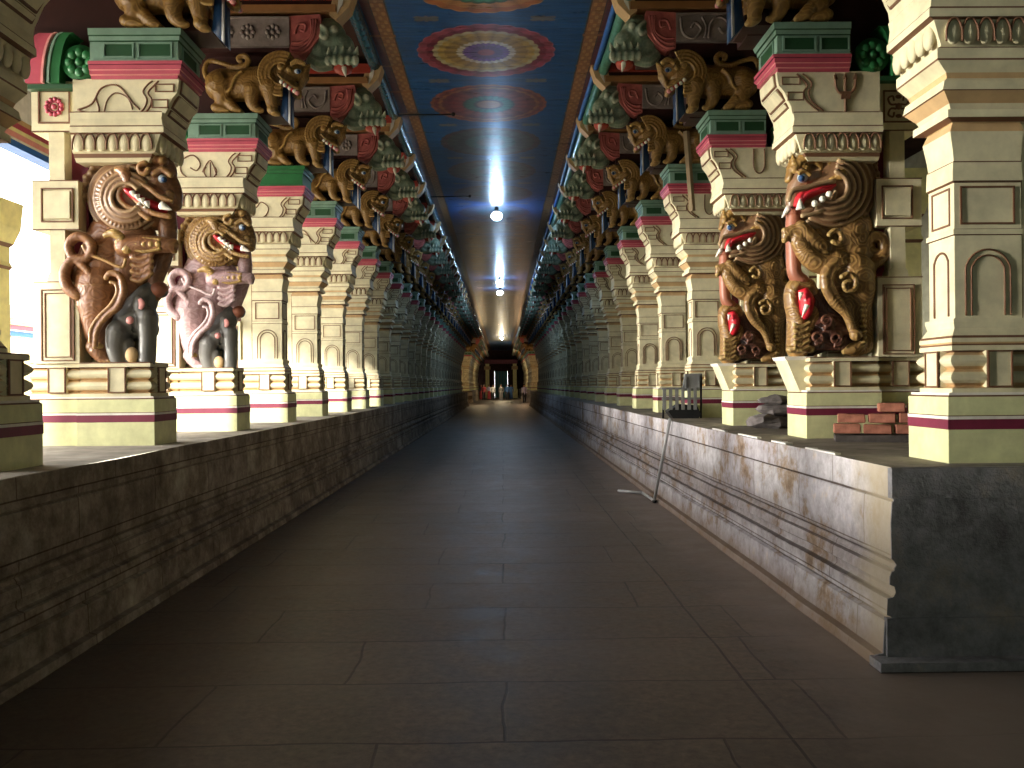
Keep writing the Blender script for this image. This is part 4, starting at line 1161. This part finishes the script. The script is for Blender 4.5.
for y, x1, lab in ((14.3, -.76, 'nearer thin black rod reaching out from the left ceiling edge'), (20.5, -.72, 'farther thin black rod reaching out from the left ceiling edge')):
    b = MB(1); b.tube([(TL, y, CEIL - .07), (x1, y, CEIL - .06)], .014, 'black', 8, 1, True, 1); b.ball((x1, y, CEIL - .06), .035, 'black')
    tag(obj('black_rod', b.mesh('black_rod')), lab, 'rod')
lamps = [(-.1, 22.1, 'nearest round white lamp hanging under the painted ceiling'), (-.06, 36.5, 'second round white lamp from the camera under the ceiling'),
         (-.06, 40.5, 'third round white lamp, close behind the second one'), (0, 80, 'farthest small white lamp deep in the passage')]
lampL = []
for x, y, lab in lamps:
    b = MB(1); b.ball((0, 0, 0), (.14, .14, .11), 'lamp', 16, 10)
    o = obj('ceiling_lamp', None)if False else None
    root = empty('ceiling_lamp', (x, y, CEIL - .22), lab, 'lamp', 'white ceiling lamps')
    obj('globe', b.mesh('globe'), root)
    b = MB(1); b.tube([(0, 0, .08), (0, 0, .22)], .05, 'black', 10, 1, True, 1); obj('mount', b.mesh('mount'), root)

def light(kind, loc, energy, col, size=.3, rot=None, name='light'):
    l = bpy.data.lights.new(name, kind); l.energy = energy; l.color = col
    if kind == 'POINT': l.shadow_soft_size = size
    o = bpy.data.objects.new(name, l); C.objects.link(o); o.location = loc
    if rot: o.rotation_euler = rot
    return o
for x, y, _ in lamps:
    light('POINT', (x, y, CEIL - .42), 80 if y < 60 else 25, (.36, .64, 1.0), .12)
light('POINT', (-1.9, 74, 2.6), 130, (1, .72, .38), .3); light('POINT', (1.7, 74, 2.6), 130, (1, .62, .32), .3)
light('POINT', (0, 92, 3.1), 330, (1, .78, .45), .3)

# ------------------------------------------------------------------ loose things on and beside the right platform
def brickmesh(w, d, h, m, seed):
    random.seed(seed); b = MB(1)
    j = lambda: random.uniform(-.006, .006)
    V = []
    for hz in (0, h):
        for (x, y) in ((0, 0), (w, 0), (w, d), (0, d)): V.append((x + j(), y + j(), hz + (j() if hz else 0)))
    b.add(V, [(0, 3, 2, 1), (4, 5, 6, 7), (0, 1, 5, 4), (1, 2, 6, 5), (2, 3, 7, 6), (3, 0, 4, 7)], m)
    me = b.mesh('brick'); bm = bmesh.new(); bm.from_mesh(me); bmesh.ops.bevel(bm, geom=bm.edges[:], offset=.008, segments=1, affect='EDGES'); bm.to_mesh(me); bm.free(); return me
bricks = [brickmesh(.21, .12, .075, 'brick', s) for s in range(4)]
n = 0
b = MB(1); b.prism([(0, 0), (.85, 0), (.85, .06), (0, .05)], 0, .34, 'darkstone')
o = tag(obj('stone_slab', b.mesh('stone_slab')), 'dark flat stone slab under the red brick pile on the right platform', 'slab'); o.location = (2.70, 7.02, HP); o.rotation_euler.z = -.32
for row in range(3):
    for q in range(4 if row < 2 else 2):
        o = tag(obj('red_brick', bricks[(row + q) % 4]), ['red clay brick in the bottom course of the pile beside the near right pier', 'red clay brick in the middle course of the pile beside the near right pier',
                'red clay brick topping the pile beside the near right pier'][row], 'brick', ['bottom bricks of the pile', 'middle bricks of the pile', 'top bricks of the pile'][row])
        o.location = (2.72 + q * .222 + row * .05 + (.3 if row == 2 else 0), 7.12 + .03 * row - q * .075, HP + .062 + row * .085); o.rotation_euler.z = -.32 + random.uniform(-.03, .03)
        n += 1
random.seed(11)
def rock(seed, r, m='rubble'):
    b = MB(1); b.ball((0, 0, 0), r, m, 9, 6, False)
    b.v = [tuple(Vector(v) * (1 + .35 * noise.noise(Vector(v) * 9 + Vector((seed, 0, 0))))) for v in b.v]
    return b.mesh('stone')
for q, (x, y, hz, r, lab) in enumerate(((2.86, 9.2, .075, (.26, .17, .085), 'grey flat stone lowest in the rubble between the two right beasts'), (2.96, 9.22, .20, (.25, .16, .075), 'grey stone in the middle of the rubble between the right beasts'),
                               (2.90, 9.22, .30, (.17, .12, .055), 'small grey stone on top of the rubble between the right beasts'), (3.24, 9.12, .08, (.18, .15, .09), 'grey stone at the right side of the rubble heap'))):
    o = tag(obj('rubble_stone', rock(q, r)), lab, 'stone', 'rubble stones'); o.location = (x, y, HP + hz)
for q, (y, L, w_) in enumerate(((5.75, .55, .07), (6.75, .35, .09), (7.5, .6, .06), (8.6, .5, .05))):
    b = MB(1); b.v = []
    P = [(0, -.01)] + [(w_ * (.5 + .5 * noise.noise(Vector((q * 3.1, j * .9, 0)))) + .01, L * j / 7) for j in range(8)] + [(0, L)]
    V = [(x, yy, 0) for x, yy in P] + [(x, yy, .012) for x, yy in P]; n_ = len(P)
    b.add(V, [tuple(range(n_))[::-1], tuple(range(n_, 2 * n_))] + [(i, (i + 1) % n_, n_ + (i + 1) % n_, n_ + i) for i in range(n_)], 'whitewash')
    o = tag(obj('plaster_flake', b.mesh('plaster_flake')), ['pale plaster strip on the right platform edge, nearest the corner', 'pale plaster strip on the right platform edge, second from the corner',
        'pale plaster strip on the right platform edge, third from the corner', 'pale plaster strip on the right platform edge, farthest from the corner'][q], 'plaster', 'plaster strips on the platform edge')
    o.location = (2.20, y, HP + .001)
# metal stand leaning on the platform
zz = 12.0
root = empty('metal_stand', (2.03, 11.65, 0), 'bent grey metal tube stand leaning against the right platform', 'stand')
def seg(name, a, c, r, m='steel', parent=root):
    b = MB(1); b.tube([a, c], r, m, 8, 1, True, 1); return obj(name, b.mesh(name), parent)
seg('pole', (0, 0, .03), (.125, -.5, 1.15), .022); seg('foot', (0, 0, .03), (-.02, .85, .03), .02); seg('foot', (-.02, .85, .03), (-.33, 1.15, .03), .02)
b = MB(1); b.ball((0, 0, .025), .03, 'black'); obj('rubber_tip', b.mesh('rubber_tip'), root)
root = empty('slatted_chair', (2.52, 12.0, HP), 'grey slatted chair lying on the right platform edge above the metal stand', 'chair')
b = MB(1)
for q in range(6): b.box(-.30 + q * .085, -.255 + q * .085, -.02, .0, .12, .42, 'greyplastic')
b.box(-.31, .22, -.01, .02, .40, .43, 'greyplastic'); b.box(-.31, .22, -.01, .02, .26, .29, 'greyplastic'); obj('slatted_seat', b.mesh('slatted_seat'), root)
b = MB(1); b.prism([(-.02, .38), (.22, .38), (.25, .62), (.02, .62)], .04, .08, 'greyplastic'); b.frame(.02, .22, .40, .60, .04, .02, .01, 'greyplastic'); obj('backrest', b.mesh('backrest'), root)
b = MB(1); b.tube([(.24, .06, 0), (.25, .06, .62)], .015, 'black', 8, 1, True, 1); obj('leg', b.mesh('leg'), root)
b = MB(1); b.tube([(-.28, .1, 0), (-.28, .04, .3)], .015, 'black', 8, 1, True, 1); obj('leg', b.mesh('leg'), root)
b = MB(1); b.prism([(-.15, 0), (-.22, .10), (-.05, .20), (.18, .18), (.24, .05), (.2, 0)], .03, .30, 'black')
o = tag(obj('black_bag', b.mesh('black_bag')), 'dark bundle under the slatted chair on the right platform', 'bag'); o.location = (2.52, 12.0, HP)
b = MB(1); b.tube([(2.60, 12.10, 5.12), (2.69, 12.17, 4.02)], .045, 'pole', 4, .5, False, 1)
o = tag(obj('wooden_plank', b.mesh('wooden_plank')), 'short bare wooden plank hanging in front of the third right pier top', 'plank')
# ------------------------------------------------------------------ people far down the passage
def person(loc, top, bottom, hair, lab, dress=False, rz=0, pose=0):
    b = MB(1)
    s = .02 * pose
    b.tube([(0, 0, .80), (0, .01, 1.05), (0, 0, 1.32), (0, 0, 1.42)], [.15, .13, .16, .08], top, 10, .65)
    b.tube([(-.15, 0, 1.36), (.15, 0, 1.36)], .065, top, 8, 1, True, 1)
    for sx in (-1, 1):
        b.tube([(sx * .19, 0, 1.35), (sx * .24, .02 + s, 1.08), (sx * .22, -.06 + s, .85)], [.055, .045, .035], top, 8)
        if not dress: b.tube([(sx * .08, 0, .86), (sx * .10, sx * .08 * pose, .48), (sx * .10, sx * .12 * pose, .06)], [.10, .075, .05], bottom, 8)
    body = remesh(b.mesh('b'), .022, 1)
    o = obj('person', body); o.location = loc; o.rotation_euler.z = rz
    tag(o, lab, 'person')
    b = MB(1); b.ball((0, 0, 1.55), (.085, .10, .115), 'skin', 12, 8); b.tube([(0, 0, 1.38), (0, 0, 1.48)], .05, 'skin', 8, 1, True, 1); b.cone((0, -.09, 1.56), (0, -.125, 1.535), .02, 'skin')
    for sx in (-1, 1): b.ball((sx * .085, 0, 1.55), (.015, .02, .03), 'skin', 6, 4); b.ball((sx * .22, -.07 + s, .80), (.03, .03, .05), 'skin', 8, 5)
    obj('head', b.mesh('head'), o)
    b = MB(1); b.ball((0, .015, 1.59), (.095, .105, .10), 'hair', 12, 8); obj('hair', b.mesh('hair'), o)
    b = MB(1)
    if dress: b.tube([(0, 0, .95), (0, 0, .5), (0, 0, .05)], [.15, .19, .22], bottom, 12, .8)
    else:
        for sx in (-1, 1): b.tube([(sx * .08, 0, .90), (sx * .10, sx * .08 * pose, .48), (sx * .10, sx * .12 * pose, .06)], [.11, .085, .06], bottom, 8)
    obj('skirt' if dress else 'trousers', b.mesh('lower'), o)
    b = MB(1)
    for sx in (-1, 1): b.ball((sx * .10, -.04 + sx * .12 * pose, .035), (.05, .12, .035), 'black', 8, 5)
    obj('shoes', b.mesh('shoes'), o)
M['skin'] = paint('skin', (0.30, 0.15, 0.09), 0.5); M['hair'] = paint('black_hair', (0.01, 0.008, 0.008), 0.4)
M['c_white'] = paint('white_cloth', (0.75, 0.75, 0.78), 0.8); M['c_blue'] = paint('blue_cloth', (0.06, 0.14, 0.35), 0.8); M['c_red'] = paint('red_cloth', (0.35, 0.05, 0.06), 0.8)
M['c_dark'] = paint('dark_cloth', (0.03, 0.03, 0.04), 0.8); M['c_lav'] = paint('lavender_cloth', (0.40, 0.38, 0.60), 0.8)
person((2.0, 78, 0), 'c_lav', 'c_dark', 'hair', 'person in pale shirt and dark trousers walking nearest, at right', pose=1)
person((-.1, 92, 0), 'c_white', 'c_white', 'hair', 'person in bright white clothes standing mid-passage', True)
person((.55, 95, 0), 'c_blue', 'c_dark', 'hair', 'person in dark blue standing right of the one in white', pose=.6)
person((1.0, 97, 0), 'c_blue', 'c_blue', 'hair', 'person in a blue robe, right of the dark blue shirt', True)
person((-1.0, 94, 0), 'c_white', 'c_dark', 'hair', 'person in white shirt and dark trousers left of the one in white', pose=.5)
person((-1.45, 97, 0), 'c_lav', 'c_red', 'hair', 'person in lavender top and red skirt in the left group', True)
person((-1.95, 93, 0), 'c_red', 'c_dark', 'hair', 'person in red top at the left of the far group', pose=.4)
person((-2.35, 98, 0), 'c_dark', 'c_red', 'hair', 'person in dark top and red skirt at the far left', True)

# ------------------------------------------------------------------ light and camera
w = bpy.data.worlds.new('World'); SC.world = w; w.use_nodes = True
bg = w.node_tree.nodes['Background']; bg.inputs[0].default_value = (1.0, .97, .93, 1); bg.inputs[1].default_value = 7.5
def portal(loc, sx, sy, rot):
    l = bpy.data.lights.new('portal', 'AREA'); l.shape = 'RECTANGLE'; l.size = sx; l.size_y = sy; l.cycles.is_portal = True
    o = bpy.data.objects.new('portal', l); C.objects.link(o); o.location = loc; o.rotation_euler = rot
portal((-6.25, 10.3, 3.0), 6.0, 14.8, (0, -PI / 2, 0))
sun = light('SUN', (0, 0, 10), 9.0, (1, .95, .85), name='sun'); sun.data.angle = .05
sun2 = light('SUN', (-20, 0, 10), 5.5, (1, .95, .84), name='added_side_sun'); sun2.data.angle = .16  # second sun, added to stand in for bright side light from the left
sun2.rotation_euler = Vector((1, .17, -.035)).to_track_quat('-Z', 'Y').to_euler()
e = light('AREA', (0, -13.2, 3.0), 175, (.84, 1.0, .84), rot=(PI / 2, 0, 0), name='added_back_fill'); e.data.shape = 'RECTANGLE'; e.data.size = 6; e.data.size_y = 4  # added fill lamp behind the camera, no opening is modelled there
sun.rotation_euler = Vector((.45, .85, -.40)).to_track_quat('-Z', 'Y').to_euler()

cam = bpy.data.cameras.new('camera'); co = bpy.data.objects.new('camera', cam); C.objects.link(co); SC.camera = co
cam.sensor_width = 36; cam.lens = 36 * 870 / 1024; cam.clip_end = 400
co.location = (0, 0, 1.6)
yaw = math.atan(10 / 870); pitch = math.atan(1 / 870); roll_ = math.radians(ROLL) if 'ROLL' in globals() else math.radians(0.5)
co.rotation_euler = (Matrix.Rotation(-yaw, 4, 'Z') @ Matrix.Rotation(PI / 2 + pitch, 4, 'X') @ Matrix.Rotation(-roll_, 4, 'Z')).to_euler()
SC.view_settings.view_transform = 'Standard'; SC.view_settings.look = 'None'
SC.view_settings.exposure = 0.0
